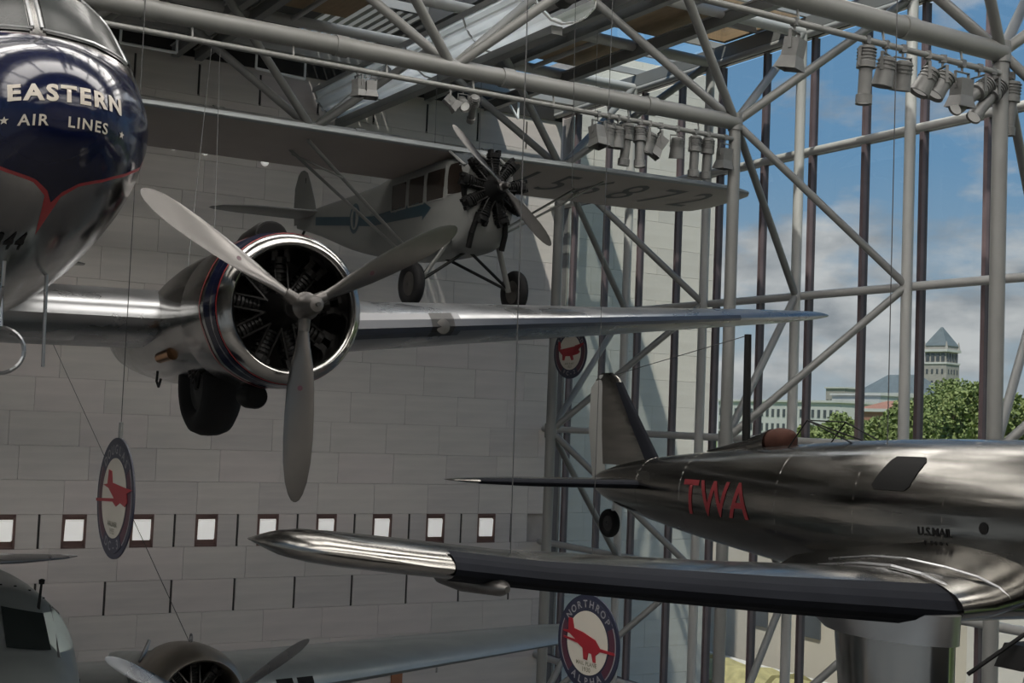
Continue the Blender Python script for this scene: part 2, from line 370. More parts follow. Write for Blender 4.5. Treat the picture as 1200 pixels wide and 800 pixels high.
# truss columns: an inner tube and two outer tubes laced with diagonals
ORD = ['second', 'third', 'fourth', 'fifth', 'sixth']
for i, n in enumerate((3, 7, 11, 15, 19)):
    yc = Y0-n*MOD
    t = empty('truss_column', (XI, yc, 0)); 
    tag(t, ['grey tubular truss column standing next to the marble wall corner', 'grey tubular truss column beside the high-wing aeroplane wing tip', 'grey tubular truss column carrying the truss of angled spotlights', 'grey tubular truss column further along the glass wall', 'last grey tubular truss column along the glass wall'][i], 'column')
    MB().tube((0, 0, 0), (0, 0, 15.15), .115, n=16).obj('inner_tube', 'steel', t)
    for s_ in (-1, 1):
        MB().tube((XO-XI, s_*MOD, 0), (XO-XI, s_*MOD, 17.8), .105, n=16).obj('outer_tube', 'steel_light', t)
        for k in range(5):
            a, b = (0 if k % 2 else 1), (1 if k % 2 else 0)
            zz = [15.15, 12.19, 9.14, 6.1, 3.05, .05]
            P = lambda j: (0, 0, zz[j]) if j % 2 == 0 else (XO-XI, s_*MOD, zz[j])
            MB().tube(P(k), P(k+1), .075, n=12).obj('brace', 'steel', t)
    for z in (15.15, 9.14, 3.05): MB().lathe([(-.16, .14), (.16, .14)], (0, 0, z), 'z', 16, True, True).obj('node', 'steel', t)

# roof trusses
RT = ['roof truss over the high-wing aeroplane, next to the marble wall', 'roof truss in front of the white ribbed duct, with a row of spotlights', 'roof truss carrying the angled spotlights before the glass', 'roof truss nearest overhead beyond the angled spotlights', 'last roof truss over the balcony']
XN = [XI-6.096*k for k in range(0, 6)]
for i, n in enumerate((3, 7, 11, 15, 19)):
    yc = Y0-n*MOD; t = empty('roof_truss', (XI, yc, 15.15)); tag(t, 'grey tubular '+RT[i], 'truss')
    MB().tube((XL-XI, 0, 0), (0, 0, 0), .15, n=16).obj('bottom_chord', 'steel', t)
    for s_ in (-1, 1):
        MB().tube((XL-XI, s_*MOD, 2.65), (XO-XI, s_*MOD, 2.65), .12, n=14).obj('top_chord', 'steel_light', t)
        for k in range(0, 6):
            xk = -6.096*k
            MB().tube((xk, 0, 0), (xk-3.048, s_*MOD, 2.65), .085, n=12).obj('brace', 'steel', t)
            if k: MB().tube((xk, 0, 0), (xk+3.048, s_*MOD, 2.65), .085, n=12).obj('brace', 'steel', t)
        MB().tube((0, 0, 0), (XO-XI, s_*MOD, 2.65), .085, n=12).obj('brace', 'steel', t)
    for k in range(11):
        MB().tube((-3.048*k-.0, -MOD, 2.65), (-3.048*k, MOD, 2.65), .06, n=10).obj('cross_tie', 'steel_light', t)
    if i in (1, 2):
        MB().tube((-13.5 if i == 1 else -7, -.05, -.34), (-.1, -.05, -.34), .045, n=10).obj('lighting_pipe', 'steel', t)
        for k in range(7): MB().tube((-.9-k*1.6, -.05, -.34), (-.9-k*1.6, -.0, -.1), .018, n=6).obj('pipe_hanger', 'steel', t)
    for k in range(6): MB().lathe([(-.11, .17), (.11, .17)], (-2.0-3.05*k, 0, 0), 'x', 16, True, True).obj('collar', 'steel', t)

# roof: deck strips over the trusses, glowing skylights between them, glazed eave strip
HX0, HX1, HY0, HY1, XE = 11.3, 13.7, 17.0, 30.4, 16.75        # rooflight opened to let sun reach the trough; start of the glazed eave
roof = tag(MB().bb(XL, HX0, YB, YW+.5, ZR+.35, ZR+.6).obj('ceiling', 'deck'), kind='structure')
MB().bb(HX1, XE, YB, YW+.5, ZR+.35, ZR+.6).obj('roof_slab', 'deck', roof, 0); MB().bb(HX0, HX1, YB, HY0, ZR+.35, ZR+.6).obj('roof_slab', 'deck', roof, 0)
HYC = 27.6                                              # frosted glazing up to here, clear glazing beyond to keep sun streaks on the wall
MB().bb(HX0, HX1, HYC, YW+.5, ZR+.45, ZR+.47).obj('rooflight_glass', 'pane_glass', roof, 0)
MB().add([(HX0, HY0, ZR+.45), (HX1, HY0, ZR+.45), (HX1, HYC, ZR+.45), (HX0, HYC, ZR+.45)], [(0, 1, 2, 3)]).obj('frosted_rooflight', 'trough_sheet', roof, 0)
for k in range(7): MB().bb(HX0, HX1, HY0+k*1.76, HY0+k*1.76+.12, ZR+.2, ZR+.44).obj('rooflight_bar', 'steel_light', roof, 0)
for k in range(10): MB().bb(HX0+k*.26, HX0+k*.26+.13, HYC, YW, ZR+.2, ZR+.44).obj('sun_streak_slat', 'steel_light', roof, 0)  # slats added to split the sun into narrow streaks on the marble
for n0, n1 in ((-1, 2), (2, 4), (6, 8), (10, 12), (14, 16), (18, 20)):
    for xa, xb in (((XL, HX0), (HX1, XE)) if n0 < 8 else ((XL, XE),)): MB().bb(xa, xb, Y0-n1*MOD, Y0-n0*MOD, ZR-.05, ZR+.34).obj('roof_deck', 'deck', roof)
for (n0, n1) in ((8, 10), (12, 14), (16, 18), (20, 24)):  # glowing panes in bays out of view, added to brighten the hall
    ya, yb = Y0-n1*MOD, Y0-n0*MOD
    x = XL+.2
    while x < 17.5:
        MB().bb(x+.08, x+2.9, ya+.1, yb-.1, ZR+.12, ZR+.2).obj('skylight_glow_pane', 'skylight', roof, 0)
        MB().bb(x+2.9, x+3.05, ya, yb, ZR-.05, ZR+.3).obj('skylight_bar', 'steel_light', roof, 0); x += 3.05
# bay between the two far trusses: coffers with timber sides, dark gaps and grey panels
ya, yb = Y0-6*MOD, Y0-4*MOD
MB().bb(XL, HX0, ya, yb, ZR+.25, ZR+.34).obj('roof_deck', 'dark', roof); MB().bb(HX1, XE, ya, yb, ZR+.25, ZR+.34).obj('roof_deck', 'dark', roof)
x = -14.0
while x < 16.5:
    if x < HX1 and x+3 > HX0: x += 3.048; continue
    for (u0, u1, v0, v1) in ((.15, .25, .3, 2.7), (2.75, 2.85, .3, 2.7), (.25, 2.75, .3, .4), (.25, 2.75, 2.6, 2.7)):
        MB().bb(x+u0, x+u1, ya+v0, ya+v1, ZR-.35, ZR+.25).obj('coffer_side', 'coffer', roof, 0)
    MB().bb(x+.5, x+2.5, ya+.7, ya+2.3, ZR+.15, ZR+.24).obj('coffer_panel', 'plaster', roof, 0)
    x += 3.048
for X_ in (15.3, 14.75, 17.1, 9.2, 8.65, 3.1, 2.6):
    MB().bb(X_-.09, X_+.09, 10, YW-.1, 17.55, 17.78).obj('roof_beam', 'steel', roof, 0)
    MB().bb(X_-.13, X_+.13, 10, YW-.1, 17.78, 17.81).obj('beam_flange', 'steel_light', roof, 0)
# light grey ceiling panels resting between the far beams
for (xa, xb, y1, y2, mm) in ((13.75, 14.5, 21.2, 23.6, 'plaster'), (9.6, 11.2, 24.2, 26.6, 'coffer'), (15.5, 17.4, 21.2, 23.5, 'coffer'), (4, 8.2, 24.2, 26.6, 'plaster'), (15.5, 17.4, 24.3, 26.7, 'coffer'), (9.5, 11.2, 21, 23.6, 'coffer')):
    MB().bb(xa, xb, y1, y2, 17.98, 18.02).obj('ceiling_panel', mm, roof, 0)
MB().bb(XL, XW-.3, YW-1.0, YW-.7, 17.9, 18.35).obj('wall_beam', 'steel_light', roof, 0)
for n in range(-1, 18): MB().bb(XE, XW+.3, Y0-n*MOD-.04, Y0-n*MOD+.04, 18.15, 18.3).obj('eave_bar', 'steel_light', roof, 0)
MB().bb(XE, XW+.3, YB, YW, 18.31, 18.33).obj('eave_glass', 'clear_glass', roof, 0)
# opposite glass wall
w2 = tag(MB().bb(XL-.3, XL, YB, YW, 0, 2.0).obj('window_2', 'plaster'), kind='structure')
for n in range(0, 28, 2): MB().bb(XL-.2, XL, Y0-n*MOD-.08, Y0-n*MOD+.08, 2, 18).obj('mullion', 'mullion', w2, 0)
for k in range(1, 6): MB().bb(XL-.2, XL, YB, YW, 3.048*k-.06, 3.048*k+.06).obj('transom', 'steel', w2, 0)
MB().bb(XL-.14, XL-.12, YB, YW, 2, 18).obj('pane', 'pane_glass', w2, 0)

# white ribbed translucent trough under the rooflight, running to the marble wall
du = empty('light_trough', (12.85, 20.3, 17.3)); tag(du, 'white ribbed translucent light trough running past the trusses to the marble wall', 'skylight')
prof = []
for k in range(41):
    a = PI+PI*k/40; r = .70+(.024 if k % 5 < 2 else -.014); prof.append((r*math.cos(a), r*math.sin(a)*.85))
MB().loft([[(u, y, v_) for u, v_ in prof] for y in (0, 10.3)], False, False, False).obj('ribbed_sheet', 'trough_sheet', du, 30)
MB().lathe([(-.18, .15), (-.16, .18), (.1, .22)], (.02, 0, -.12), 'y', 20, True, True).obj('end_cap', 'dark', du)
for s_ in (-1, 1): MB().bb(s_*.73-.03, s_*.73+.03, 0, 10.3, -.05, .06).obj('edge_rail', 'steel_light', du, 0)
for y in (.05, 2.55, 5.15, 7.7, 10.2): MB().path([(u*1.04, y, v_*1.04) for u, v_ in prof[::4]], .02, 6).obj('rib', 'steel_light', du)
MB().bb(-.12, .12, .2, 10.3, -.80, -.64).obj('support_beam', 'steel', du, 0)
# white L-shaped pipes by the wall head
for (pa, pb) in (((141, 50), (207, 62)), ((300, 80), (357, 93)), ((590, 110), (607, 139))):
    a, b = onY(*pa, YW-.85), onY(*pb, YW-.85)
    e = empty('white_pipe', a); tag(e, {141: 'white hanging pipe under the wall beam near the polished nose', 300: 'white hanging pipe under the wall beam behind the roof braces', 590: 'short white hanging pipe under the wall beam near the glass corner'}[pa[0]], 'pipe')
    MB().tube((0, 0, 0), b-a, .035, n=8).obj('run', 'duct_white', e)
    for q in (Vector(), b-a): MB().tube(q, q+Vector((0, 0, 17.88-(a.z+q.z))), .03, n=8).obj('drop', 'duct_white', e)

# ------------------------------------------------------------------ projecting stone block outside the glass
ob = tag(MB().bb(XW+.4, 25.05, YW+.1, YW+9, -3, 19.6).obj('wall_outside', 'joint'), kind='structure')
z = 0.0
while z < 19.5:
    x = XW+.4; k = round(z/CH); off = MOD*.5 if k % 2 else MOD
    while x < 25.04:
        x1 = min(x+off, 25.1); off = MOD
        if x1-x > .05: panel(ob, x, x1, z, z+CH, YW, YW+.1, ['stone_out', 'stone_out', 'stone_out_b'])
        x = x1
    z += CH

# ------------------------------------------------------------------ aircraft pieces
def tyre(name, r, wd, parent, loc, hubm='alu_dark'):
    e = .5*wd
    t = MB().lathe([(-e*.55, r*.52), (-e*.95, r*.66), (-e, r*.80), (-e*.8, r*.93), (-e*.4, r*.99), (0, r), (e*.4, r*.99), (e*.8, r*.93), (e, r*.80), (e*.95, r*.66), (e*.55, r*.52)], (0, 0, 0), 'y', 36).obj(name, 'rubber', parent)
    t.location = loc
    MB().lathe([(-e*.6, .02), (-e*.75, r*.15), (-e*.5, r*.45), (-e*.62, r*.56), (e*.62, r*.56), (e*.5, r*.45), (e*.75, r*.15), (e*.6, .02)], (0, 0, 0), 'y', 24, True, True).obj('wheel_hub', hubm, t)
    return t
def blade_mesh(R_, ch, tw0=62, tw1=18, th=.16):
    rings = []
    for f in (.07, .12, .2, .3, .42, .55, .68, .8, .9, .96, .99, 1.0):
        c = ch*(.36 if f < .1 else .40 if f < .15 else .55 if f < .25 else .80 if f < .35 else .95 if f < .5 else 1.0 if f < .7 else .92 if f < .82 else .74 if f < .92 else .5 if f < .97 else .28 if f < .995 else .08)
        tk = c*max(th*.5, .9*(1-f*2.2)) if f < .35 else c*th*(1.15-f)
        tw = -R(tw0+(tw1-tw0)*min(1, f*1.1)); ring_ = []
        for k in range(14):
            a = 2*PI*k/14; u, v_ = math.cos(a)*c/2, math.sin(a)*tk/2
            ring_.append((u*math.sin(tw)+v_*math.cos(tw), u*math.cos(tw)-v_*math.sin(tw), f*R_))
        rings.append(ring_)
    return MB().loft(rings)
def propeller(parent, loc, R_, ch, phases, hub_r, hub_len, m='prop_metal', tw=(62, 18)):
    p = MB().lathe([(-hub_len*.5, hub_r*.8), (-hub_len*.3, hub_r), (hub_len*.1, hub_r), (hub_len*.2, hub_r*.72), (hub_len*.55, hub_r*.68), (hub_len*.75, hub_r*.5), (hub_len*.78, hub_r*.2)], (0, 0, 0), 'x', 24, True, True).obj('propeller', 'engine_bright', parent)
    p.location = loc; me = blade_mesh(R_, ch, *tw).mesh('blade'); me.materials.append(MATS[m])
    bd = MB().tube((0, 0, -.001), (0, 0, .001), .03, n=12).mesh('blade_decal') if False else None
    for a in phases:       # angle from up, towards the port side
        b = inst('blade', me, p, rot=(-a, 0, 0))
        MB().tube((0, 0, hub_r*.7), (0, 0, hub_r*1.7), hub_r*.5, hub_r*.42, 14).obj('blade_root', 'engine_bright', b)
        if R_ > 1.7:
            tw_ = R(tw[0]+(tw[1]-tw[0])*.42*1.1); nv = Vector((math.cos(tw_), math.sin(tw_), 0))
            MB().tube(Vector((0, 0, .42*R_))+nv*.010, Vector((0, 0, .42*R_))+nv*.0165, .024, n=16).obj('blade_badge', 'sign_plum', b)
    MB().lathe([(hub_len*.76, hub_r*.16), (hub_len*.86, hub_r*.15)], (0, 0, 0), 'x', 12, True, True).obj('hub_nut', 'dark', p)
    return p
def radial(parent, loc, r, n=9, m='engine', case=.3, L=.5, bright='engine_bright'):
    e = MB().lathe([(-L*.6, case), (-L*.2, case*1.05), (L*.2, case), (L*.45, case*.75), (L*.8, case*.5), (L*1.0, case*.42)], (0, 0, 0), 'x', 24, True, True).obj('engine', m, parent); e.location = loc
    c = MB()
    prof = []
    for k in range(7):
        z0 = case*.8+(r*.80-case*.8)*k/7; z1 = case*.8+(r*.80-case*.8)*(k+.6)/7
        prof += [(z0, .098 if k < 5 else .112), (z1, .098 if k < 5 else .112), (z1, .075), (case*.8+(r*.80-case*.8)*(k+1)/7, .075)]
    prof += [(r*.82, .115), (r*.93, .115), (r*.96, .07)]
    c.lathe([(h, q*r/.62) for h, q in prof], (0, 0, 0), 'z', 12, True, True)
    c.box((.03, .07*r/.62, r*.95), (.1, .06, .1)); c.box((.03, -.07*r/.62, r*.95), (.1, .06, .1))
    me = c.mesh('cylinder', 30); me.materials.append(MATS[m])
    rod = MB(); rod.tube((L*.35, .06, case*.7), (L*.12, .07*r/.62, r*.92), .014, n=6); rod.tube((L*.35, -.06, case*.7), (L*.12, -.07*r/.62, r*.92), .014, n=6)
    rm = rod.mesh('push_rods'); rm.materials.append(MATS[bright])
    for k in range(n):
        cy = inst('cylinder', me, e, rot=(2*PI*k/n, 0, 0)); inst('push_rods', rm, cy)
    return e

# ------------------------------------------------------------------ polished twin-engine airliner
L_, R_ = pose(1.6294, 11.2142, .8868, 3.1510, .0195, .0054)
A = empty('twin_engine_airliner', L_, R_)
tag(A, 'large polished twin-engine airliner with dark blue nose and gold lettering, hanging', 'airplane', 'aircraft hanging in the hall')
FU = [(3.62, .72, .02, .02, .02), (3.58, .72, .16, .15, .15), (3.45, .73, .30, .28, .28), (3.2, .75, .46, .42, .44), (2.9, .80, .59, .48, .60), (2.58, .86, .69, .52, .76), (2.2, .94, .78, .78, .92), (1.75, 1.02, .86, 1.02, 1.07), (1.2, 1.08, .94, 1.16, 1.19), (.4, 1.1, 1.03, 1.25, 1.27), (-1.5, 1.12, 1.15, 1.28, 1.36), (-6, 1.14, 1.18, 1.28, 1.4), (-10, 1.28, 1.08, 1.18, 1.15), (-13, 1.48, .74, .92, .8), (-15.2, 1.62, .38, .5, .42), (-16.0, 1.68, .1, .14, .14)]
fm = body(FU, 48, 2.0, 5); fus = fm.obj('fuselage', 'chrome', A, 60); bv = bvh_of(fm)
front = lambda u, v_: ((8, u, v_-.045), (-1, 0, 0))
def mirror(p): return p+[(-u, v_) for u, v_ in reversed(p) if abs(u) > 1e-6]
BL = [(0, 1.435), (.25, 1.425), (.48, 1.37), (.62, 1.26), (.69, 1.10), (.705, .93), (.68, .77), (.59, .64), (.43, .54), (.26, .465), (.12, .42), (.04, .37), (0, .32)]
BR = [(0, 1.443), (.255, 1.433), (.49, 1.378), (.632, 1.265), (.705, 1.10), (.721, .93), (.694, .762), (.60, .625), (.435, .523), (.265, .448), (.125, .402), (.045, .345), (.02, .25), (0, .17)]
decal(poly_bm(mirror(BR)), bv, front, 'red_trim', 'red', A, .004, .04)
decal(poly_bm(mirror(BL)), bv, front, 'blue_nose', 'navy', A, .009, .04)
def arc(u, v_, z0, sag): return front(u, z0+v_-sag*u*u)
decal(text_mesh('EASTERN', .128, .005, space=1.24), bv, lambda u, v_: front(u, .85+v_), 'lettering', 'cream', A, .014, .03)
for wd_, u0 in (('AIR', -.185), ('LINES', .095)): decal(text_mesh(wd_, .080, .0015, space=1.2), bv, lambda u, v_, u0=u0: front(u+u0, .70+v_), 'lettering', 'cream', A, .014, .03)
star = lambda cx, cy, r: [(cx+r*(1 if k % 2 == 0 else .42)*math.sin(PI*k/5), cy+r*(1 if k % 2 == 0 else .42)*math.cos(PI*k/5)) for k in range(10)]
for s_ in (-1, 1): decal(poly_bm(star(s_*.315, .705, .022)), bv, front, 'star', 'cream', A, .014, .03)
decal(text_mesh('344', .095, .003, space=1.25), bv, lambda u, v_: front(u-.12, .135+v_), 'fleet_number', 'black', A, .006, .04)
for s_ in (-1, 1):   # windscreen and side panes
    P = [(.05, 1.47), (.36, 1.455), (.60, 1.40), (.56, 1.72), (.40, 1.86), (.05, 1.94)]
    decal(poly_bm([(s_*u, v_) for u, v_ in P]), bv, front, 'windscreen_pane', 'cockpit_glass', A, .008, .05)
    Q = [(2.05, 1.40), (1.62, 1.40), (1.66, 1.84), (1.98, 1.82)]
    decal(poly_bm(Q), bv, lambda u, v_, s_=s_: ((u+1.2, s_*4, v_), (-.3, -s_, 0)), 'side_pane', 'cockpit_glass', A, .008, .05)
    Q = [(1.5, 1.40), (1.0, 1.40), (1.02, 1.82), (1.42, 1.84)]
    decal(poly_bm(Q), bv, lambda u, v_, s_=s_: ((u, s_*4, v_), (0, -s_, 0)), 'side_pane', 'cockpit_glass', A, .008, .05)
    for k in range(7):
        x0 = -1.2-k*1.25; Q = [(x0, 1.25), (x0-.5, 1.25), (x0-.5, 1.68), (x0, 1.68)]
        decal(poly_bm(Q), bv, lambda u, v_, s_=s_: ((u, s_*4, v_), (0, -s_, 0)), 'cabin_window', 'cockpit_glass', A, .008, .1)
for s_ in (-1, 1):    # raised window frames
    for pts in ([(.03, 1.47), (.03, 1.95)], [(.03, 1.455), (.36, 1.44), (.62, 1.385), (.57, 1.73), (.40, 1.885), (.03, 1.965)]):
        hits = []
        for (u0, v0), (u1, v1) in zip(pts, pts[1:]):
            for k in range(7):
                h = bv.ray_cast(Vector((8, s_*(u0+(u1-u0)*k/6), v0+(v1-v0)*k/6)), Vector((-1, 0, 0)))[0]
                if h: hits.append(h)
        MB().path(hits, .016, 6).obj('window_frame', 'alu', A)
MB().path([(2.35, -.12, -.02), (2.33, -.12, -.18), (2.2, -.12, -.30)], .012).obj('pitot_tube', 'alu', A)
for s_ in (-1, 1):
    MB().tube((1.5, s_*.30-.0, .02), (1.5, s_*.30, -.66), .014, .012, 8).obj('antenna_mast', 'alu', A)
MB().lathe([(.14*math.cos(a), .018) for a in ()] or [(0, .012), (.01, .012)], (1.0, 0, -.5), 'x', 8).obj('antenna_lead', 'alu', A)
lp = MB(); pts = [(1.6, .15*math.cos(2*PI*k/24)*1.15-.02, -.56+.16*math.sin(2*PI*k/24)) for k in range(25)]; lp.path(pts, .016, 6); lp.tube((1.6, -.02, -.4), (1.55, -.02, -.1), .03, n=8); lp.obj('loop_antenna', 'alu', A)
WS = [(0, -2.25, 4.45, -.03, .15), (4.3, -2.25, 4.4, -.03, .15), (6.5, -2.88, 3.78, .16, .145), (9.5, -3.75, 2.95, .41, .135), (12.0, -4.47, 2.2, .63, .13), (13.3, -4.86, 1.75, .74, .12), (13.95, -5.12, 1.38, .80, .11), (14.3, -5.4, .95, .83, .10), (14.47, -5.75, .4, .85, .08)]
neg = lambda ws: [(-a, *r) for a, *r in ws]
wing(WS).obj('wing', 'alu', A, 50); wing(neg(WS)).obj('wing', 'alu', A, 50)
def lerp_sec(ws, y):
    for a, b in zip(ws, ws[1:]):
        if a[0] <= y <= b[0]: t = (y-a[0])/(b[0]-a[0]); return tuple(p+(q-p)*t for p, q in zip(a, b))
    return ws[-1]
for sg in (1, -1):
    S_ = [lerp_sec(WS, y) for y in (3.6, 4.3, 4.9, 5.86)]; S_ = S_ if sg > 0 else neg(S_)
    boot(S_, .05, .01).obj('deicing_boot', 'boot_gloss', A, 0)
    S_ = [lerp_sec(WS, y) for y in (5.85, 7.5, 9.5, 11.5)]; S_ = S_ if sg > 0 else neg(S_)
    boot(S_, .012, .008).obj('deicing_boot', 'boot_gloss', A, 0)
    S_ = [lerp_sec(WS, y) for y in (5.4, 5.5, 5.6, 5.75)]; S_ = S_ if sg > 0 else neg(S_)
    ll = boot(S_, .035, .012).obj('landing_light', 'engine', A, 0)
    MB().lathe([(.0, .08), (.01, .09), (.015, .07)], (lerp_sec(WS, 5.55)[1]+.0, sg*5.56, lerp_sec(WS, 5.55)[3]), 'x', 20, True, True).obj('lamp_rim', 'engine_bright', ll)
TS = [(0, -13.2, 2.6, 1.75, .1), (2.5, -13.7, 1.8, 1.75, .1), (3.7, -14.2, 1.0, 1.75, .09), (4.05, -14.6, .4, 1.75, .08)]
wing(TS, lo=1).obj('tailplane', 'alu', A); wing(neg(TS), lo=1).obj('tailplane', 'alu', A)
FS = [(1.9, -12.0, 4.3, 0, .06), (3.2, -13.7, 2.7, 0, .07), (4.3, -14.8, 1.5, 0, .08), (4.7, -15.3, .6, 0, .08)]
wing(FS, ax='z', lo=1).obj('tail_fin', 'alu', A)
# engine nacelles: port one in view, starboard one a copy of the pieces
def nacelle(sg):
    E_ = empty('engine_nacelle', (0, sg*2.82, 0)); E_.parent = A
    body([(-1.5, 0, .66, .66, .66), (-2.0, 0, .68, .68, .68), (-2.6, .0, .66, .62, .68), (-3.4, -.02, .58, .48, .66), (-4.6, -.06, .45, .34, .55), (-6.0, -.08, .28, .2, .35), (-7.0, -.08, .06, .05, .08)], 36, 2.0, 3).obj('nacelle_body', 'chrome', E_, 60)
    co = MB().lathe([(-1.42, .715), (-1.0, .735), (-.72, .735), (-.47, .72), (-.33, .69), (-.255, .645), (-.23, .605), (-.25, .575), (-.32, .56), (-.55, .555), (-1.0, .555)], (0, 0, 0), 'x', 56).obj('cowling', 'chrome', E_, 60)
    # blue band with a zigzag rear edge and two red lines
    def bandp(x0, x1, nm, mm, zig=0, both=False):
        def rr(x): return .7365 if x < -.70 else .7365-(x+.70)**2*.30 if x < -.47 else .7205-.13*(x+.47)-(x+.47)**2*.9
        P0, P1 = [], []
        for k in range(57):
            a = 2*PI*k/56; d = zig*(abs(((k/56*8) % 1)-.5)*2)
            xa, xb = x0-d, (x1-d if both else x1)
            P0.append((xa, (rr(xa)+.004)*math.cos(a), (rr(xa)+.004)*math.sin(a))); P1.append((xb, (rr(xb)+.004)*math.cos(a), (rr(xb)+.004)*math.sin(a)))
        MB().loft([P0, P1], False, False, False).obj(nm, mm, co, 60)
    bandp(-.57, -.385, 'blue_band', 'navy', .06); bandp(-.372, -.358, 'red_line', 'red'); bandp(-.70, -.675, 'red_line', 'red', .06, True)
    MB().lathe([(-.99, .555), (-.99, .02)], (0, 0, 0), 'x', 32, False, True).obj('firewall', 'dark', co)
    radial(E_, (-.72, 0, 0), .545, 9, case=.2, L=.42, bright='engine')
    ph = -1.026
    propeller(E_, (0, 0, 0), 1.75, .265, (ph, ph+2*PI/3, ph-2*PI/3), .13, .40, tw=(50, 16))
    sc_ = MB(); sc_.loft([ring(-.92, .75, .16, .13, .05, 20), ring(-1.0, .755, .17, .135, .08, 20), ring(-1.4, .73, .16, .11, .1, 20), ring(-1.9, .66, .1, .05, .1, 20)]).obj('air_scoop', 'engine', E_)
    MB().loft([ring(-.905, .755, .14, .105, .04, 20), ring(-.918, .755, .14, .105, .04, 20)]).obj('scoop_mouth', 'black', sc_ if False else E_)
    oc = MB().lathe([(-1.35, .08), (-1.2, .115), (-1.0, .12), (-.96, .105)], (0, -.08*sg, -.81), 'x', 24, True, True).obj('oil_cooler', 'black', E_)
    ty = tyre('landing_wheel', .56, .42, E_, (-2.3, -.12, -.66), 'dark')
    for k in range(3): MB().path([(-2.25+.1*k, -.36, -.45-.05*k), (-2.15+.12*k, -.38, -.62-.06*k), (-1.95, -.33, -.52)], .022).obj('gear_link', 'engine', E_)
    MB().path([(-2.75, -.55, -.55), (-2.78, -.55, -.66), (-2.7, -.55, -.72), (-2.62, -.55, -.64)], .014).obj('hook', 'engine', E_)
    MB().tube((-2.2, -.55, -.38), (-2.5, -.60, -.42), .07, .06, 12).obj('exhaust_pipe', 'copper', E_)
nacelle(1); nacelle(-1)

# ------------------------------------------------------------------ high-wing cabin monoplane
L_, R_ = pose(10.921, 19.049, 3.862, 3.134, .012, 0)
A = empty('high_wing_aeroplane', L_, R_); A2 = A
tag(A, 'grey high-wing cabin aeroplane with black radial engine and blue arrow stripe', 'airplane', 'aircraft hanging in the hall')
FU = [(-.28, -.05, .44, .46, .58), (-.6, -.12, .50, .62, .84), (-1.2, -.16, .52, .80, .88), (-2.2, -.16, .52, .80, .88), (-3.1, -.14, .50, .80, .86), (-3.9, -.10, .45, .66, .78), (-5.4, .06, .34, .46, .66), (-7.2, .24, .2, .28, .38), (-8.8, .36, .06, .12, .16)]
fm = body(FU, 40, 5.0, 3); fm.obj('fuselage', 'fc_paint', A, 45); bv = bvh_of(fm)
sd = lambda s_: (lambda u, v_: ((u, s_*4, v_), (0, -s_, 0)))
for s_ in (-1, 1):
    for (x0, x1, za, zb) in ((-3.05, -2.42, -.12, .38), (-2.32, -1.72, -.12, .40), (-1.62, -.98, -.12, .42), (-.86, -.36, -.08, .46)):
        P = [(x0, za), (x1, za), (x1, zb-(.28 if x1 > -.5 else 0)), (x1-(.22 if x1 > -.5 else 0), zb), (x0, zb)] if x1 > -.5 else [(x0, za), (x1, za), (x1, zb), (x0, zb)]
        decal(poly_bm(P), bv, sd(s_), 'cabin_window', 'fc_window', A, .006, .12)
        for pa, pb in zip(P, P[1:]+P[:1]):
            h = [bv.ray_cast(Vector((q[0], s_*4, q[1])), Vector((0, -s_, 0)))[0] for q in (pa, pb)]
            if h[0] and h[1]: MB().tube(h[0], h[1], .018, n=6).obj('window_frame', 'fc_paint', A)
    # arrow stripe
    decal(poly_bm([(-7.4, .30), (-7.4, .12), (-5.5, -.10), (-4.0, -.28), (-1.75, -.34), (-1.75, -.42), (-1.42, -.23), (-1.75, -.08), (-1.75, -.15), (-4.0, -.09), (-5.5, .08)]), bv, sd(s_), 'arrow_stripe', 'fc_blue', A, .006, .15)
    ringp = [(.30*math.cos(2*PI*k/28), .30*math.sin(2*PI*k/28)) for k in range(28)]
    decal(poly_bm([(-4.95+u, -.02+v_) for u, v_ in ringp]), bv, sd(s_), 'round_badge', 'fc_blue', A, .010, .1)
    decal(poly_bm([(-4.95+u*.74, -.02+v_*.74) for u, v_ in ringp]), bv, sd(s_), 'badge_face', 'fc_paint', A, .014, .1)
    decal(poly_bm([(-4.95+u*.25, -.02+v_*.62) for u, v_ in ringp]), bv, sd(s_), 'badge_figure', 'fc_blue', A, .018, .1)
for s_ in (-1, 1):
    P = [(.03, .30), (.36, .27), (.42, .66), (.03, .70)]
    m = MB(); m.add([(-.30, s_*.03, .46), (-.42, s_*.42, .40), (-.92, s_*.46, .70), (-.86, s_*.03, .72)], [(0, 1, 2, 3)]); m.add([(-.34, s_*.03, .44), (-.46, s_*.42, .38), (-.96, s_*.46, .68), (-.90, s_*.03, .70)], [(0, 1, 2, 3)])
    m.f += [(0, 4, 5, 1), (1, 5, 6, 2), (2, 6, 7, 3), (3, 7, 4, 0)]; m.obj('windscreen_pane', 'cockpit_glass', A, 0)
    MB().path([(-.38, s_*.46, .38), (-.93, s_*.49, .71)], .025).obj('windscreen_frame', 'fc_paint', A)
MB().path([(-.27, 0, .48), (-.86, 0, .735)], .025).obj('windscreen_frame', 'fc_paint', A)
WS = [(0, -.85, 2.3, .70, .13), (5.2, -.85, 2.3, .74, .13), (5.95, -.90, 2.15, .75, .11), (6.4, -1.08, 1.8, .755, .09), (6.66, -1.4, 1.15, .76, .06), (6.74, -1.75, .4, .76, .05)]
foil_inc = .085
wing(WS, lo=.35, inc=foil_inc).obj('wing', 'fc_wing', A, 50); wing(neg(WS), lo=.35, inc=foil_inc).obj('wing', 'fc_wing', A, 50)
for q in (WS[:4], neg(WS[:4])): boot(q, .035, .006, lo=.35).obj('wing_leading_edge', 'fc_wing_edge', A, 0)
under = MB(); under.v = []
wm = wing(WS, lo=.35, inc=foil_inc); bw = bvh_of(wm); wn = wing(neg(WS), lo=.35, inc=foil_inc); bn = bvh_of(wn)
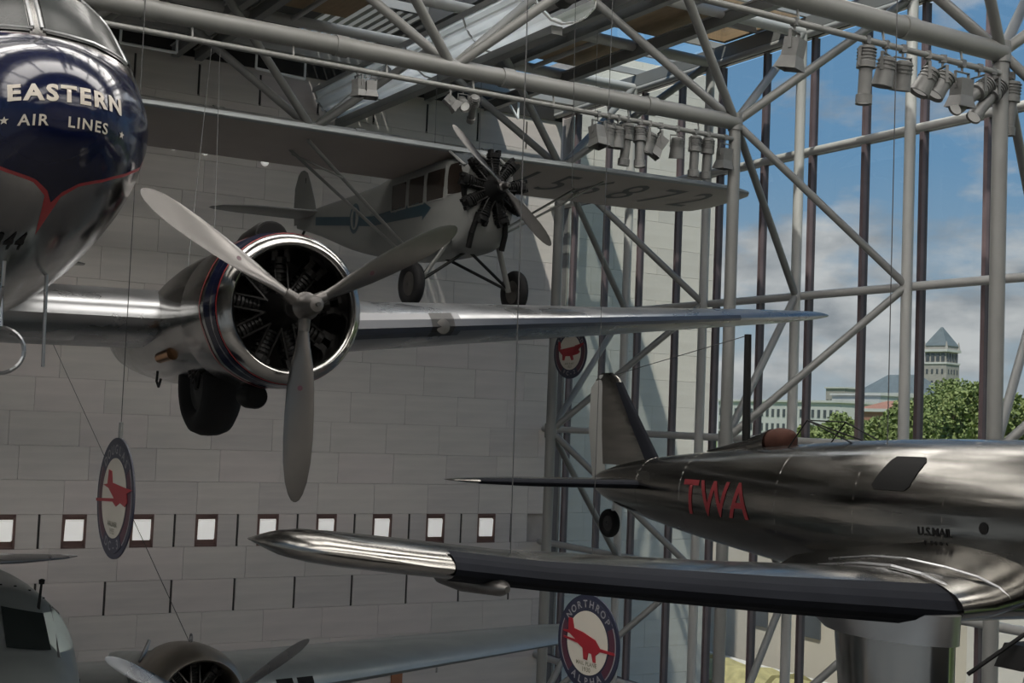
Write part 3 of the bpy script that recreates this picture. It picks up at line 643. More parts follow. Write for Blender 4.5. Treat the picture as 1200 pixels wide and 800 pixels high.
txt = '156872'
for i, ch in enumerate(txt):
    yc = 1.55+i*.80
    decal(text_mesh(ch, 1.15, .0), bw, lambda u, v_, yc=yc: ((-1.9+v_*1.55, yc+u*.9, -3), (0, 0, 1)), 'wing_letter', 'fc_letter', A, .008, .2)
for s_ in (-1, 1):
    for (xa, xb) in ((-1.45, -1.2), (-1.75, -2.05)):
        MB().tube((xa-.75, s_*.5, -.95), (xb-.0, s_*2.95, .60), .045, n=10, sy=.5).obj('wing_strut', 'fc_paint', A)
    MB().tube((-1.45, s_*2.2, .1), (-2.0, s_*2.9, .5), .02, n=6).obj('jury_strut', 'fc_paint', A)
TS = [(0, -7.3, 1.5, .42, .07), (1.5, -7.55, 1.2, .42, .07), (2.05, -7.9, .7, .42, .06), (2.2, -8.2, .25, .42, .05)]
wing(TS, lo=1).obj('tailplane', 'fc_paint', A); wing(neg(TS), lo=1).obj('tailplane', 'fc_paint', A)
FS = [(.30, -7.75, 1.35, 0, .05), (.75, -7.95, 1.2, 0, .06), (1.15, -8.2, .92, 0, .06), (1.42, -8.4, .55, 0, .06), (1.50, -8.6, .2, 0, .06)]
wing(FS, ax='z', lo=1).obj('tail_fin', 'fc_paint', A)
MB().loft([[(x, -.03, .35), (x, .03, .35), (x, .03, 1.3), (x, -.03, 1.3)] for x in (-8.42, -8.45)]).obj('rudder_gap', 'dark', A, 0)
radial(A, (-.22, 0, 0), .64, 9, 'black', case=.26, L=.34, bright='engine')
MB().lathe([(-.30, .50), (-.42, .50)], (0, 0, 0), 'x', 28, True, True).obj('engine_plate', 'black', A)
for a in (2.6, 3.7): MB().path([(-.2, .5*math.sin(a), .5*math.cos(a)), (-.3, .62*math.sin(a), -.75), (-.4, .62*math.sin(a), -1.0)], .05, 10).obj('exhaust_pipe', 'black', A)
propeller(A, (.12, 0, 0), 1.33, .2, (-.83, -.83+PI), .085, .26, 'prop_metal', tw=(50, 20))
for s_ in (-1, 1):
    tyre('landing_wheel', .385, .19, A, (-1.1, s_*1.02, -1.62), 'engine_bright')
    MB().tube((-.75, s_*.42, -.75), (-1.1, s_*.90, -1.62), .055, n=10, sy=.6).obj('gear_leg', 'fc_paint', A)
    MB().tube((-1.0, s_*.02, -.98), (-1.1, s_*.92, -1.60), .028, n=8).obj('axle_strut', 'engine', A)
    MB().tube((-2.0, s_*.06, -1.0), (-1.12, s_*.92, -1.60), .028, n=8).obj('axle_strut', 'engine', A)
MB().tube((-8.3, 0, .25), (-8.7, 0, -.05), .03, n=8).obj('tail_skid', 'engine', A)

# ------------------------------------------------------------------ low-wing mail plane with the red lettering
L_, R_ = pose(9.356, 6.815, -1.169, 3.118, -.001, .018)
A = empty('low_wing_mail_plane', L_, R_)
tag(A, 'bare metal low-wing plane with red letters on tail and black wing edges', 'airplane', 'aircraft hanging in the hall')
FU = [(1.25, .42, .58, .58, .58), (.9, .43, .67, .68, .66), (.2, .45, .72, .72, .70), (-1.2, .47, .71, .71, .70), (-2.4, .48, .66, .66, .64), (-3.6, .50, .56, .56, .54), (-4.8, .53, .44, .43, .42), (-5.7, .56, .31, .30, .30), (-6.3, .58, .17, .16, .18), (-6.6, .60, .04, .04, .05)]
fm = body(FU, 44, 2.2, 4); fm.obj('fuselage', 'alpha_metal', A, 60); bv = bvh_of(fm)
for i, ch in enumerate('TWA'):
    decal(text_mesh(ch, .50, .006), bv, lambda u, v_, i=i: ((-4.18+i*.415+u*.92-.0, -4, .50+v_), (0, 1, 0)), 'red_letter', 'twa_red', A, .006, .06)
    decal(text_mesh(ch, .50, .006), bv, lambda u, v_, i=i: ((-3.35-i*.415-u*.92, 4, .50+v_), (0, -1, 0)), 'red_letter', 'twa_red', A, .006, .06)
for t_, zz, s_ in (('U.S.MAIL', .40, .095), ('A.M.34', .29, .095)):
    decal(text_mesh(t_, s_, .003), bv, lambda u, v_, zz=zz: ((-.82+u, -4, zz+v_), (0, 1, 0)), 'small_lettering', 'black', A, .005, .04)
for s_ in (-1, 1):
    P = [(-1.52, .72), (-1.18, .72), (-1.13, .76), (-1.06, .97), (-1.10, 1.01), (-1.42, 1.01), (-1.46, .97), (-1.56, .76)]
    decal(poly_bm(P), bv, sd(s_), 'cabin_window', 'black', A, .007, .08)
    decal(poly_bm([(-.35+.02+.045*math.cos(k*PI/5), .47+.05*math.sin(k*PI/5)) for k in range(10)]), bv, sd(s_), 'fuel_cap', 'black', A, .006, .05)
# fittings under the panel line
    for (x_, z_) in ((-1.62, .14), (-1.42, .02), (-.5, .12)):
        h = bv.ray_cast(Vector((x_, s_*4, z_)), Vector((0, -s_, 0)))[0]
        if h: MB().tube(h, h+Vector((0, s_*.05, -.06)), .025, .018, 8).obj('step_fitting', 'black', A)
def panel_line(x, z0=-1, z1=2, nm='panel_seam'):
    rr = ring(0, 0, 1, 1, 1, 36, 2.2); pts = []
    for (_, y, z) in rr:
        h, nrm, _i, _d = bv.ray_cast(Vector((x, y*2, .5+z*2)), Vector((0, -y, -z)).normalized())
        if h: pts.append(h)
    MB().path(pts+pts[:1], .0025, 4).obj(nm, 'alpha_metal', A)
for x in (-.75, -1.75, -2.8, -4.4, -5.3): panel_line(x)
WS = [(0, .10, 2.55, -.12, .17), (1.45, .06, 2.45, -.10, .17), (3.0, -.12, 2.1, .02, .155), (4.8, -.36, 1.68, .18, .14), (5.6, -.46, 1.5, .27, .155), (6.0, -.54, 1.36, .315, .165), (6.2, -.62, 1.18, .34, .175), (6.32, -.74, .92, .355, .18), (6.385, -.92, .56, .365, .17), (6.41, -1.08, .2, .37, .12)]
wing(WS).obj('wing', 'alpha_metal', A, 50); wing(neg(WS)).obj('wing', 'alpha_metal', A, 50)
for sg in (1, -1):
    S_ = [lerp_sec(WS, y) for y in (1.5, 1.75, 3.0, 4.8, 5.45)]; S_ = S_ if sg > 0 else neg(S_)
    bt = boot(S_, .10, .012, lo=.75).obj('deicing_boot', 'boot', A, 0)
    m = MB(); m.loft([ring(.2, 0, .02, .02, .02, 16), ring(.12, 0, .07, .05, .05, 16), ring(-.3, 0, .10, .06, .07, 16), ring(-.62, 0, .06, .04, .05, 16), ring(-.75, 0, .01, .01, .01, 16)])
    g_ = m.obj('landing_light_pod', 'engine_bright', A); s5 = lerp_sec(WS, 5.15); g_.location = (s5[1]-.12, sg*5.15, s5[3]-.085)
    # fillet between wing and fuselage, edged by a raised strip
    rings_ = []
    for (y, dz) in ((1.5, .0), (1.15, .03), (.85, .12), (.6, .25)):
        rings_.append(foil(sg*y, .12+.06*(1.5-y), 2.5+.25*(1.5-y), -.10+dz*.6, .17+dz*.1))
    MB().loft(rings_).obj('wing_fillet', 'alpha_metal', A, 60)
    strip = [(x, sg*1.44, z) for (x, _, z) in foil(0, .07, 2.45, -.095, .178)[0:8]]
    MB().path(strip, .018, 6).obj('fillet_strip', 'alu', A)
    strip = [(x, sg*(1.30-.35*(1-min(1, (.22-x)/.6))), z+.015) for (x, _, z) in foil(0, .14, 2.6, -.08, .185)[0:8]]
    MB().path(strip, .012, 6).obj('fillet_strip', 'alu', A)
    # trousered undercarriage leg
    g = empty('undercarriage_leg', (0, sg*1.62, 0)); g.parent = A
    body([(0, 0, .01, .02, .02)]*0 or [(.16, 0, .02, .02, .02), (.16, 0, .02, .02, .02)], 8, 2, 1) if False else None
    def tro(z, x0, x1, hw):
        n = 28; o = []
        for k in range(n):
            a = 2*PI*k/n; c_ = math.cos(a); xx = (x0+x1)/2+(x0-x1)/2*c_; o.append((xx, math.sin(a)*hw*(1.0 if c_ > -.2 else 1+.35*(c_+.2)), z))
        return o
    MB().loft([tro(-.12, .16, -1.50, .30), tro(-.22, .15, -1.32, .29), tro(-.34, .14, -1.12, .28)]).obj('gear_cuff', 'alu_dark', g, 50)
    MB().loft([tro(-.33, .11, -1.02, .25), tro(-.7, .10, -.98, .25), tro(-1.3, .08, -.92, .24), tro(-1.55, -.05, -.8, .2)]).obj('trouser_fairing', 'chrome', g, 50)
    ty = tyre('landing_wheel', .36, .2, g, (-.45, 0, -1.42))
TS = [(0, -5.15, 1.2, .60, .09), (1.6, -5.45, .95, .60, .09), (2.15, -5.7, .66, .60, .08), (2.33, -5.95, .25, .60, .07)]
wing(TS, lo=1).obj('tailplane', 'alpha_metal', A); wing(neg(TS), lo=1).obj('tailplane', 'alpha_metal', A)
for q in (TS[:3], neg(TS[:3])): boot([lerp_sec(TS, .3) if q is TS[:3] else q[0]]+list(q[1:]), .12, .008, lo=1).obj('deicing_boot', 'boot', A, 0)
FS = [(.80, -5.28, 1.3, 0, .07), (1.2, -5.62, .98, 0, .08), (1.6, -5.95, .68, 0, .08), (1.82, -6.12, .5, 0, .08), (1.90, -6.28, .22, 0, .08)]
wing(FS, ax='z', lo=1).obj('tail_fin', 'alpha_metal', A)
boot([lerp_sec(FS, z) for z in (.86, 1.2, 1.6, 1.78)], .17, .012, ax='z', lo=1).obj('deicing_boot', 'boot', A, 0)
RS = [(.52, -6.36, .26, 0, .12), (1.2, -6.42, .32, 0, .10), (1.72, -6.42, .30, 0, .10), (1.88, -6.42, .12, 0, .10)]
wing([(a, b, c, d, e) for a, b, c, d, e in RS], ax='z', lo=1).obj('rudder', 'steel', A)
MB().tube((-6.15, 0, .45), (-6.25, 0, .12), .02, n=8).obj('tail_wheel_fork', 'alu_dark', A)
tyre('tail_wheel', .17, .10, A, (-6.27, 0, .10), 'dark')
# open cockpit: headrest with fairing, wire windscreen frame, radio mast
hr = body([(-3.20, 1.18, .02, .02, .02), (-3.25, 1.14, .11, .10, .12), (-3.40, 1.14, .13, .12, .14), (-3.56, 1.12, .10, .10, .12), (-3.65, 1.15, .04, .04, .04)], 20, 2, 2).obj('headrest', 'leather', A)
MB().loft([ring(-3.5, 1.10, .15, .15, .14, 16), ring(-3.85, 1.04, .11, .10, .14, 16), ring(-4.5, .98, .03, .03, .1, 16)]).obj('headrest_fairing', 'alpha_metal', A)
wsf = [(-3.0, -.26, 1.06), (-2.75, -.26, 1.33), (-2.75, .26, 1.33), (-3.0, .26, 1.06)]
MB().path(wsf, .007, 6).path([(-2.75, -.26, 1.33), (-2.2, -.22, 1.12)], .007).path([(-2.75, .26, 1.33), (-2.2, .22, 1.12)], .007).path([(-2.75, -.26, 1.33), (-2.25, .0, 1.14)], .008).obj('windscreen_frame', 'black', A)
MB().tube((-3.9, 0, .95), (-3.9, 0, 2.24), .045, .038, 10).obj('radio_mast', 'black', A)
MB().tube((-3.9, 0, 2.23), (-6.25, 0, 1.87), .005, n=5).obj('aerial_wire', 'wire', A)
MB().lathe([(1.32, .62), (1.2, .66), (.95, .68), (.9, .68)], (0, 0, .42), 'x', 32).obj('engine_ring', 'alu', A)
radial(A, (1.5, 0, .42), .58, 9, case=.24, L=.34)
propeller(A, (1.95, 0, .42), 1.4, .2, (.6, .6+PI), .09, .3)

# ------------------------------------------------------------------ dull grey twin-engine airliner below
A = empty('grey_twin_airliner', (2.78, 16.7, -3.78+ZC), (0, 0, -PI/2))
tag(A, 'dull grey twin-engine airliner hanging low under the polished airliner', 'airplane', 'aircraft hanging in the hall')
FU = [(3.3, .05, .03, .03, .03), (3.2, .05, .22, .20, .22), (2.8, .08, .46, .40, .50), (2.3, .13, .66, .54, .72), (1.75, .30, .82, .66, .90), (1.45, .36, .89, .76, .96), (.95, .46, .95, 1.06, 1.04), (.5, .50, .97, 1.18, 1.08), (-1.5, .50, .98, 1.18, 1.08), (-5, .32, .84, 1.04, .9), (-8, .42, .6, .8, .66), (-10.5, .55, .28, .42, .34), (-12, .62, .05, .1, .1)]
fm = body(FU, 44, 2.3, 4); fm.obj('fuselage', 'boeing_metal', A, 60); bv = bvh_of(fm)
for s_ in (-1, 1):
    decal(poly_bm([(s_*u, v_) for u, v_ in ((.04, 1.14), (.52, 1.08), (.50, 1.42), (.04, 1.52))]), bv, front, 'windscreen_pane', 'cockpit_glass', A, .016, .04)
    decal(poly_bm([(1.40, 1.0), (.72, .98), (.70, 1.28), (.80, 1.38), (1.16, 1.38)]), bv, sd(s_), 'side_pane', 'pane_reflection', A, .007, .06)
    fr = [bv.ray_cast(Vector((u, s_*4, v_)), Vector((0, -s_, 0)))[0] for u, v_ in ((1.45, .96), (.66, .94), (.65, 1.33), (.78, 1.43), (1.18, 1.43), (1.45, .96))]
    MB().path([h for h in fr if h], .018, 6).obj('window_frame', 'alu_dark', A)
    MB().tube((1.2, s_*.90, .66), (1.2, s_*.91, .44), .012, n=6).obj('handle', 'black', A)
    for k in range(5): decal(poly_bm([(-1.4-k*1.1, .5), (-1.9-k*1.1, .5), (-1.9-k*1.1, .9), (-1.4-k*1.1, .9)]), bv, sd(s_), 'cabin_window', 'cockpit_glass', A, .007, .1)
MB().tube((.95, .45, 1.25), (.90, .49, 1.72), .022, .014, 8).obj('antenna_mast', 'black', A)
MB().lathe([(0, .03), (.05, .035), (.06, .01)], (.90, .49, 1.70), 'z', 10, True, True).obj('antenna_knob', 'black', A)
for k in range(5):
    h = bv.ray_cast(Vector((.6, .1+.16*k, 4)), Vector((0, 0, -1)))[0]
    if h: MB().lathe([(0, .02), (.012, .014)], h, 'z', 8, True, True).obj('rivet_cap', 'black', A)
WS = [(0, -1.2, 3.6, -.30, .16), (2.6, -1.2, 3.5, -.28, .16), (5.5, -1.75, 2.9, -.2, .15), (8.5, -2.35, 2.2, -.08, .13), (10.4, -2.75, 1.65, .0, .12), (11.0, -3.0, 1.2, .03, .10), (11.28, -3.4, .45, .05, .08)]
wing(WS).obj('wing', 'boeing_metal', A, 50); wing(neg(WS)).obj('wing', 'boeing_metal', A, 50)
bw = bvh_of(wing(WS))
for dx in (0, .34):
    decal(poly_bm([(-1.62, 4.35+dx), (-1.62, 4.62+dx), (-1.92, 4.62+dx), (-1.92, 4.35+dx)]), bw, lambda u, v_: ((4, v_, u*.0-.10-(-1.62-u)*.42), (-1, 0, 0)), 'air_inlet', 'black', A, .008, .1)
for (y_, l_) in ((4.95, .30), (7.4, .08)): 
    s5 = lerp_sec(WS, y_); MB().tube((s5[1]-.3, y_, s5[3]-.12), (s5[1]-.3, y_, s5[3]-.12-l_), .02, n=8).obj('pitot_mast', 'alu_dark', A)
TS = [(0, -9.8, 2.0, .68, .09), (2.4, -10.2, 1.4, .68, .09), (3.3, -10.6, .8, .68, .08), (3.6, -10.9, .3, .68, .07)]
wing(TS, lo=1).obj('tailplane', 'alu', A); wing(neg(TS), lo=1).obj('tailplane', 'alu', A)
FS = [(.8, -9.6, 2.4, 0, .06), (1.8, -10.3, 1.6, 0, .07), (2.6, -10.9, .9, 0, .07), (2.8, -11.2, .3, 0, .07)]
wing(FS, ax='z', lo=1).obj('tail_fin', 'boeing_metal', A)
for sg in (1, -1):
    E_ = empty('engine_nacelle', (0, sg*2.75, 0)); E_.parent = A
    MB().lathe([(-1.25, .60), (-.9, .66), (-.5, .675), (-.2, .64), (-.08, .585), (-.05, .55), (-.09, .52), (-.3, .50), (-.8, .50)], (0, 0, 0), 'x', 48).obj('cowling', 'boeing_cowl', E_, 60)
    body([(-.9, 0, .56, .56, .56), (-1.5, -.02, .52, .50, .52), (-2.4, -.08, .42, .36, .42), (-4.0, -.15, .2, .15, .2), (-4.6, -.15, .03, .03, .03)], 28, 2, 3).obj('nacelle_body', 'boeing_metal', E_, 60)
    MB().lathe([(-.8, .50), (-.8, .02)], (0, 0, 0), 'x', 28, False, True).obj('firewall', 'dark', E_)
    radial(E_, (-.45, 0, 0), .5, 9, case=.18, L=.38)
    propeller(E_, (.30, 0, 0), 1.52, .2, (R(-62), R(58), R(178)), .11, .34, 'alu', tw=(55, 18))
    for k in range(6): MB().tube((-1.2-.05*k, -.50+.03*k, .36+.02*k), (-1.3-.05*k, -.44+.03*k, .42+.03*k), .025, n=8).obj('exhaust_stub', 'alu', E_)
    hk = MB(); hk.path([(-.62+.05*math.cos(t*PI/6), 0, .74+.05*math.sin(t*PI/6)) for t in range(13)], .012).obj('lifting_eye', 'alu', E_)

# ------------------------------------------------------------------ round signs
NORTH = [(-.62, .45), (-.49, .45), (-.43, .25), (-.145, .21), (.27, .10), (.43, -.05), (.88, -.07), (.9, -.12), (.43, -.12), (.29, -.22), (.31, -.36), (.22, -.36), (.16, -.20), (.065, -.19), (.03, -.35), (-.09, -.34), (-.13, -.12), (-.3, -.04), (-.76, .01), (-.77, .05), (-.37, .025), (-.58, .125), (-.79, .15), (-.79, .175), (-.62, .19)]
DOUG = [(-.32, .46), (-.16, .44), (-.09, .25), (.5, .21), (.97, .19), (.70, .12), (.75, -.02), (.64, -.10), (.37, -.05), (.17, -.125), (-.03, -.06), (-.96, -.11), (-.96, -.06), (.04, 0), (-.29, .15), (-.59, .19), (-.36, .22)]
FAIR = [(-.72, .42), (-.60, .42), (-.55, .20), (-.70, .10), (.80, .30), (.82, .36), (.3, .26), (.5, .12), (.62, .02), (.5, -.06), (.2, -.12), (.25, -.28), (.12, -.30), (.02, -.14), (-.25, -.14), (-.3, -.3), (-.42, -.3), (-.44, -.1), (-.55, .06)]
def sign(px, py, d, label, top, bot, mid, year, outline, rad=.55, face=84.5):
    e = empty('round_sign', onD(px, py, d)); nb = R(face)        # facing bearing, towards -X
    nrm = Vector((-math.sin(nb), -math.cos(nb), 0)); U = Vector((math.cos(nb), -math.sin(nb), 0))*1.0; V = Vector((0, 0, 1))
    f = lambda u, v_, t=0.0: U*u+V*v_+nrm*t
    disc = lambda r0, n=56: [(r0*math.cos(2*PI*k/n), r0*math.sin(2*PI*k/n)) for k in range(n)]
    def pl(pts, t0, t1, nm, m): return MB().prism(pts, t1-t0, lambda u, v_, t: f(u, v_, t0+t)).obj(nm, m, e, 0)
    pl(disc(rad), .004, .02, 'disc', 'sign_navy'); pl(disc(rad*.90), .02, .022, 'grey_line', 'sign_grey'); pl(disc(rad*.875), .022, .024, 'plum_ring', 'sign_plum'); pl(disc(rad*.70), .024, .026, 'navy_line', 'sign_navy'); pl(disc(rad*.66), .026, .03, 'cream_field', 'sign_cream')
    big = [(u*1.0, v_) for u, v_ in outline]
    pl([(u*rad, v_*rad) for u, v_ in big], .03, .036, 'aircraft_emblem', 'crimson')
    for word, ang0, sgn in ((top, 90, -1), (bot, -90, 1)):
        n = len(word); step = 15 if n < 6 else 14.5
        # navy backing behind the words
        for i, ch in enumerate(word):
            a = R(ang0+sgn*(i-(n-1)/2)*step); rr = rad*.80; ro = a-PI/2 if sgn < 0 else a+PI/2
            b = text_mesh(ch, rad*.215, .002)
            for v_ in b.verts:
                x, y = v_.co.x, v_.co.y; v_.co = f(rr*math.cos(a)+x*math.cos(ro)-y*math.sin(ro), rr*math.sin(a)+x*math.sin(ro)+y*math.cos(ro), .0275)
            me = bpy.data.meshes.new('sign_letter'); b.to_mesh(me); b.free(); link('sign_letter', me, 'sign_grey', e)
        bk = []
        half = R(step*(n+.6)/2); c0 = R(ang0)
        for k in range(13): a = c0-half+2*half*k/12; bk.append((rad*.905*math.cos(a), rad*.905*math.sin(a)))
        for k in range(13): a = c0+half-2*half*k/12; bk.append((rad*.68*math.cos(a), rad*.68*math.sin(a)))
        pl(bk, .022, .0262, 'word_panel', 'sign_navy')
    flat_text(mid, rad*.115, lambda u, v_: f(u, v_-rad*.43, .032), 'small_word', 'sign_text', e, .001, 1.1)
    flat_text(year, rad*.13, lambda u, v_: f(u, v_-rad*.55, .032), 'year', 'sign_text', e, .001, 1.1)
    zt = 15.15 if py < 700 else 15.15
    MB().tube((0, 0, rad-.01), (0, 0, rad+.14), .02, n=8).obj('hanger_rod', 'steel', e)
    MB().tube((0, 0, rad+.12), (0, 0, 15.0-e.location.z), .004, n=5).obj('hanger_wire', 'wire', e)
    tag(e, label, 'sign', 'round signs naming the aircraft'); return e
sign(690.5, 753, 13.6, 'round navy sign reading NORTHROP ALPHA with red low-wing aircraft emblem', 'NORTHROP', 'ALPHA', 'MAIL PLANE', '1930', NORTH, .49)
sign(137, 583.5, 12.1, 'round navy sign reading DOUGLAS DC-3 with red airliner emblem', 'DOUGLAS', 'DC-3', 'AIRLINER', '1935', DOUG, .55, 87.5)
sign(669, 413, 28.2, 'round navy sign reading FAIRCHILD FC-2 partly behind the polished wing', 'FAIRCHILD', 'FC-2', 'AIRCRAFT', '1927', FAIR, .56)

# ------------------------------------------------------------------ spotlights on the lighting pipes
def spot_proto(kind):
    e = empty('spotlight')
    c = MB(); c.box((0, 0, 0), (.09, .1, .12)); c.obj('clamp', 'lamp_grey', e, 0)
    MB().path([(0, 0, -.05), (0, 0, -.14)], .02).obj('stem', 'lamp_grey', e)
    y = MB()
    for s_ in (-1, 1): y.box((s_*.15, 0, -.27), (.014, .05, .28))
    y.box((0, 0, -.14), (.31, .05, .014)); y.obj('yoke', 'lamp_grey', e, 0)
    hs = empty('lamp_head', (0, 0, -.38)); hs.parent = e
    if kind == 0:      # long ellipsoidal
        MB().lathe([(.30, .05), (.28, .12), (.05, .135), (.04, .145), (-.05, .145), (-.06, .10), (-.45, .10), (-.46, .125), (-.60, .125)], (0, 0, 0), 'z', 18, True, False).obj('housing', 'lamp_grey', hs)
        for k in range(4): MB().lathe([(0, .15), (.012, .15)], (0, 0, .08+.05*k), 'z', 18, True, True).obj('cooling_fin', 'lamp_grey', hs)
        MB().lathe([(0, .11), (.012, .11)], (0, 0, -.57), 'z', 16, True, True).obj('lens', 'lamp_lens', hs)
    elif kind == 1:    # short can
        MB().lathe([(.20, .06), (.17, .13), (-.12, .15), (-.26, .17), (-.27, .16), (-.12, .13)], (0, 0, 0), 'z', 18, True, False).obj('housing', 'lamp_grey', hs)
        for k in range(3): MB().lathe([(0, .155), (.012, .155)], (0, 0, -.0+.06*k), 'z', 18, True, True).obj('cooling_fin', 'lamp_grey', hs)
        MB().lathe([(0, .13), (.012, .13)], (0, 0, -.22), 'z', 16, True, True).obj('lens', 'lamp_lens', hs)
    else:              # boxy flood with hood
        b = MB(); b.box((0, 0, 0), (.27, .24, .26)); b.obj('housing', 'lamp_grey', hs, 0)
        h = MB(); h.loft([[(-.13, -.12, -.13), (.13, -.12, -.13), (.13, .12, -.13), (-.13, .12, -.13)], [(-.18, -.17, -.32), (.18, -.17, -.32), (.18, .17, -.32), (-.18, .17, -.32)]], True, False).obj('hood', 'lamp_grey', hs, 0)
        MB().box((0, 0, -.17), (.22, .2, .01)).obj('lens', 'lamp_lens', hs, 0)
    return e
protos = [spot_proto(k) for k in range(3)]; used = set()
def spot(kind, loc, tilt, yaw, label, s_=1.0):
    e = protos[kind] if kind not in used else copy_tree(protos[kind]); used.add(kind)
    e.location = loc; e.rotation_euler = (0, 0, yaw); e.scale = (s_,)*3
    for ch in e.children:
        if ch.name.startswith('lamp_head'): ch.rotation_euler = (tilt, 0, 0)
    tag(e, label, 'spotlight', 'spotlights on the roof pipes')
YP = {7: Y0-7*MOD-.05, 11: Y0-11*MOD-.05}; ZP = 15.15-.34
def onpipe(px, n):
    Y = YP[n]; a = ray(px, 150); return (a.x/a.y*Y, Y, ZP)
KN = ['long grey ellipsoidal spotlight', 'short grey can spotlight', 'boxy grey floodlight with hood']
for px, k, tl, yw, w_ in ((700, 2, -.2, .2, 'at the duct end of the spotlight row'), (713, 1, .15, .5, 'with its beam turned to the duct end of the row'), (724, 1, .1, .4, 'next to the long lamps of the spotlight row'), (735, 0, .12, .3, 'hanging straight, beside the short cans'), (750, 0, -.1, -.3, 'hanging between two short cans'), (761, 1, .3, 1.0, 'tilted beside a hooded floodlight'), (774, 2, .6, 1.2, 'tilted among the row before the pale stone'), (794, 1, .2, -.5, 'alone in front of a dark mullion'), (815, 0, .05, .1, 'hanging straight down beside the column head'), (830, 0, .1, -.2, 'hanging nearest the column head'), (850, 2, .1, .1, 'close against the column head')):
    spot(k, onpipe(px, 7), tl, yw, KN[k]+' '+w_, .85)
for px, k, tl, yw, w_ in ((928, 2, .2, .4, 'by itself at the dark roof edge'), (1013, 0, .05, .1, 'hanging straight before the blue sky'), (1036, 1, .2, .4, 'with white lens, paired before the glass'), (1056, 1, .25, -.2, 'paired with another before a column tube'), (1085, 1, .5, 1.0, 'tilted, beside the column tube'), (1103, 1, .6, 1.2, 'tilted, near the angled lamps'), (1126, 2, .1, 0, 'square on above the angled lamps'), (1146, 0, .95, 1.45, 'angled sharply down beside the column'), (1162, 0, .75, 1.5, 'angled down, tucked behind its twin'), (1184, 0, .1, .2, 'hanging on the far side of the column')):
    spot(k, onpipe(px, 11), tl, yw, KN[k]+' '+w_+' on the second pipe', .92)
for px, Y, k in ((420, Y0-7*MOD-.05, 2), (435, Y0-7*MOD-.05, 2), (527, Y0-7*MOD-.05, 2), (543, Y0-7*MOD-.05, 1), (556, Y0-7*MOD-.05, 0)):
    a = ray(px, 100); spot(k, (a.x/a.y*Y, Y, ZP), .9 if px > 500 else .1, px*.7, {420: 'boxy grey floodlight under the truss before the ribbed duct', 435: 'boxy grey floodlight paired before the ribbed duct', 527: 'boxy tilted floodlight at the truss node above the aeroplane', 543: 'short tilted can spotlight at the truss node above the aeroplane', 556: 'long tilted spotlight at the truss node above the aeroplane'}[px], .6)

# ------------------------------------------------------------------ suspension cables
def cable(p0, p1, label, r=.0045):
    p0 = Vector(p0); p1 = Vector(p1); e = MB().tube((0, 0, 0), p1-p0, r, n=6).obj('suspension_cable', 'wire'); e.location = p0; tag(e, label, 'cable', 'suspension cables'); return e
bc = onD(222, 752, 16.9)
cable(bc, bc+(onD(70, 420, 18.9)-bc)*2.9, 'thin cable rising slantwise from the grey airliner engine')
tb = onY(252, 62, Y0-7*MOD)
def wpt(L, ps):
    l, r = pose(*ps); return Matrix.LocRotScale(Vector(l), Euler(r), None)@Vector(L)
DC = (1.6294, 11.2142, .8868, 3.1510, .0195, .0054); AL = (9.356, 6.815, -1.169, 3.118, -.001, .018); FC = (10.921, 19.049, 3.862, 3.134, .012, 0)
cable(wpt((-3.0, 2.62, .5), DC), onY(248, 55, Y0-7*MOD), 'thin cable from the polished nacelle up to the truss, inboard one')
cable(wpt((-3.6, 3.1, .4), DC), onY(258, 55, Y0-7*MOD), 'thin cable from the polished nacelle up to the truss, outboard one')
cable(wpt((-1.3, -.75, 1.1), AL), wpt((-1.2, -.6, 16.0), AL), 'thin cable rising from the cabin side of the lettered plane')
cable(wpt((-.7, -4.9, .25), AL), wpt((-.7, -4.9, 16.0), AL), 'thin cable rising from the outer wing of the lettered plane')
cable(wpt((-1.6, -.4, .85), FC), wpt((-1.6, -.4, 2.5), FC), 'thin cable over the cabin of the high-wing aeroplane')
cable(wpt((-1.6, .5, .85), FC), wpt((-1.6, .5, 2.5), FC), 'thin cable over the cabin, port side of the high-wing aeroplane')
cable(wpt((-1.6, 3.0, .85), FC), wpt((-1.6, 3.0, 3.6), FC), 'thin cable from the numbered wing up to the roof')
cable(wpt((-4.6, 8.6, .5), DC), wpt((-4.6, 8.6, 14.0), DC), 'thin cable rising from the polished outer wing')
# dark fixture with sloping rod below the lettered plane
fx = empty('wall_fixture', onD(1190, 770, 17.5)); tag(fx, 'black hooded fixture with sloping rod before the glass, under the lettered plane', 'fixture')
m = MB(); m.loft([[(-.15, -.22, -.14), (.5, -.22, -.14), (.5, .22, -.14), (-.15, .22, -.14)], [(.02, -.2, .16), (.5, -.2, .16), (.5, .2, .16), (.02, .2, .16)]]).obj('hood', 'black', fx, 0)
a = onD(1134, 790, 17.5)-fx.location; b = onD(1215, 733, 17.5)-fx.location
MB().tube(a, b, .03, n=8).obj('sloping_rod', 'black', fx)
MB().tube(b, b+Vector((0, 0, 12.0)), .012, n=6).obj('hanger', 'wire', fx); MB().tube((.3, 0, .15), b, .03, n=8).obj('bracket', 'black', fx)

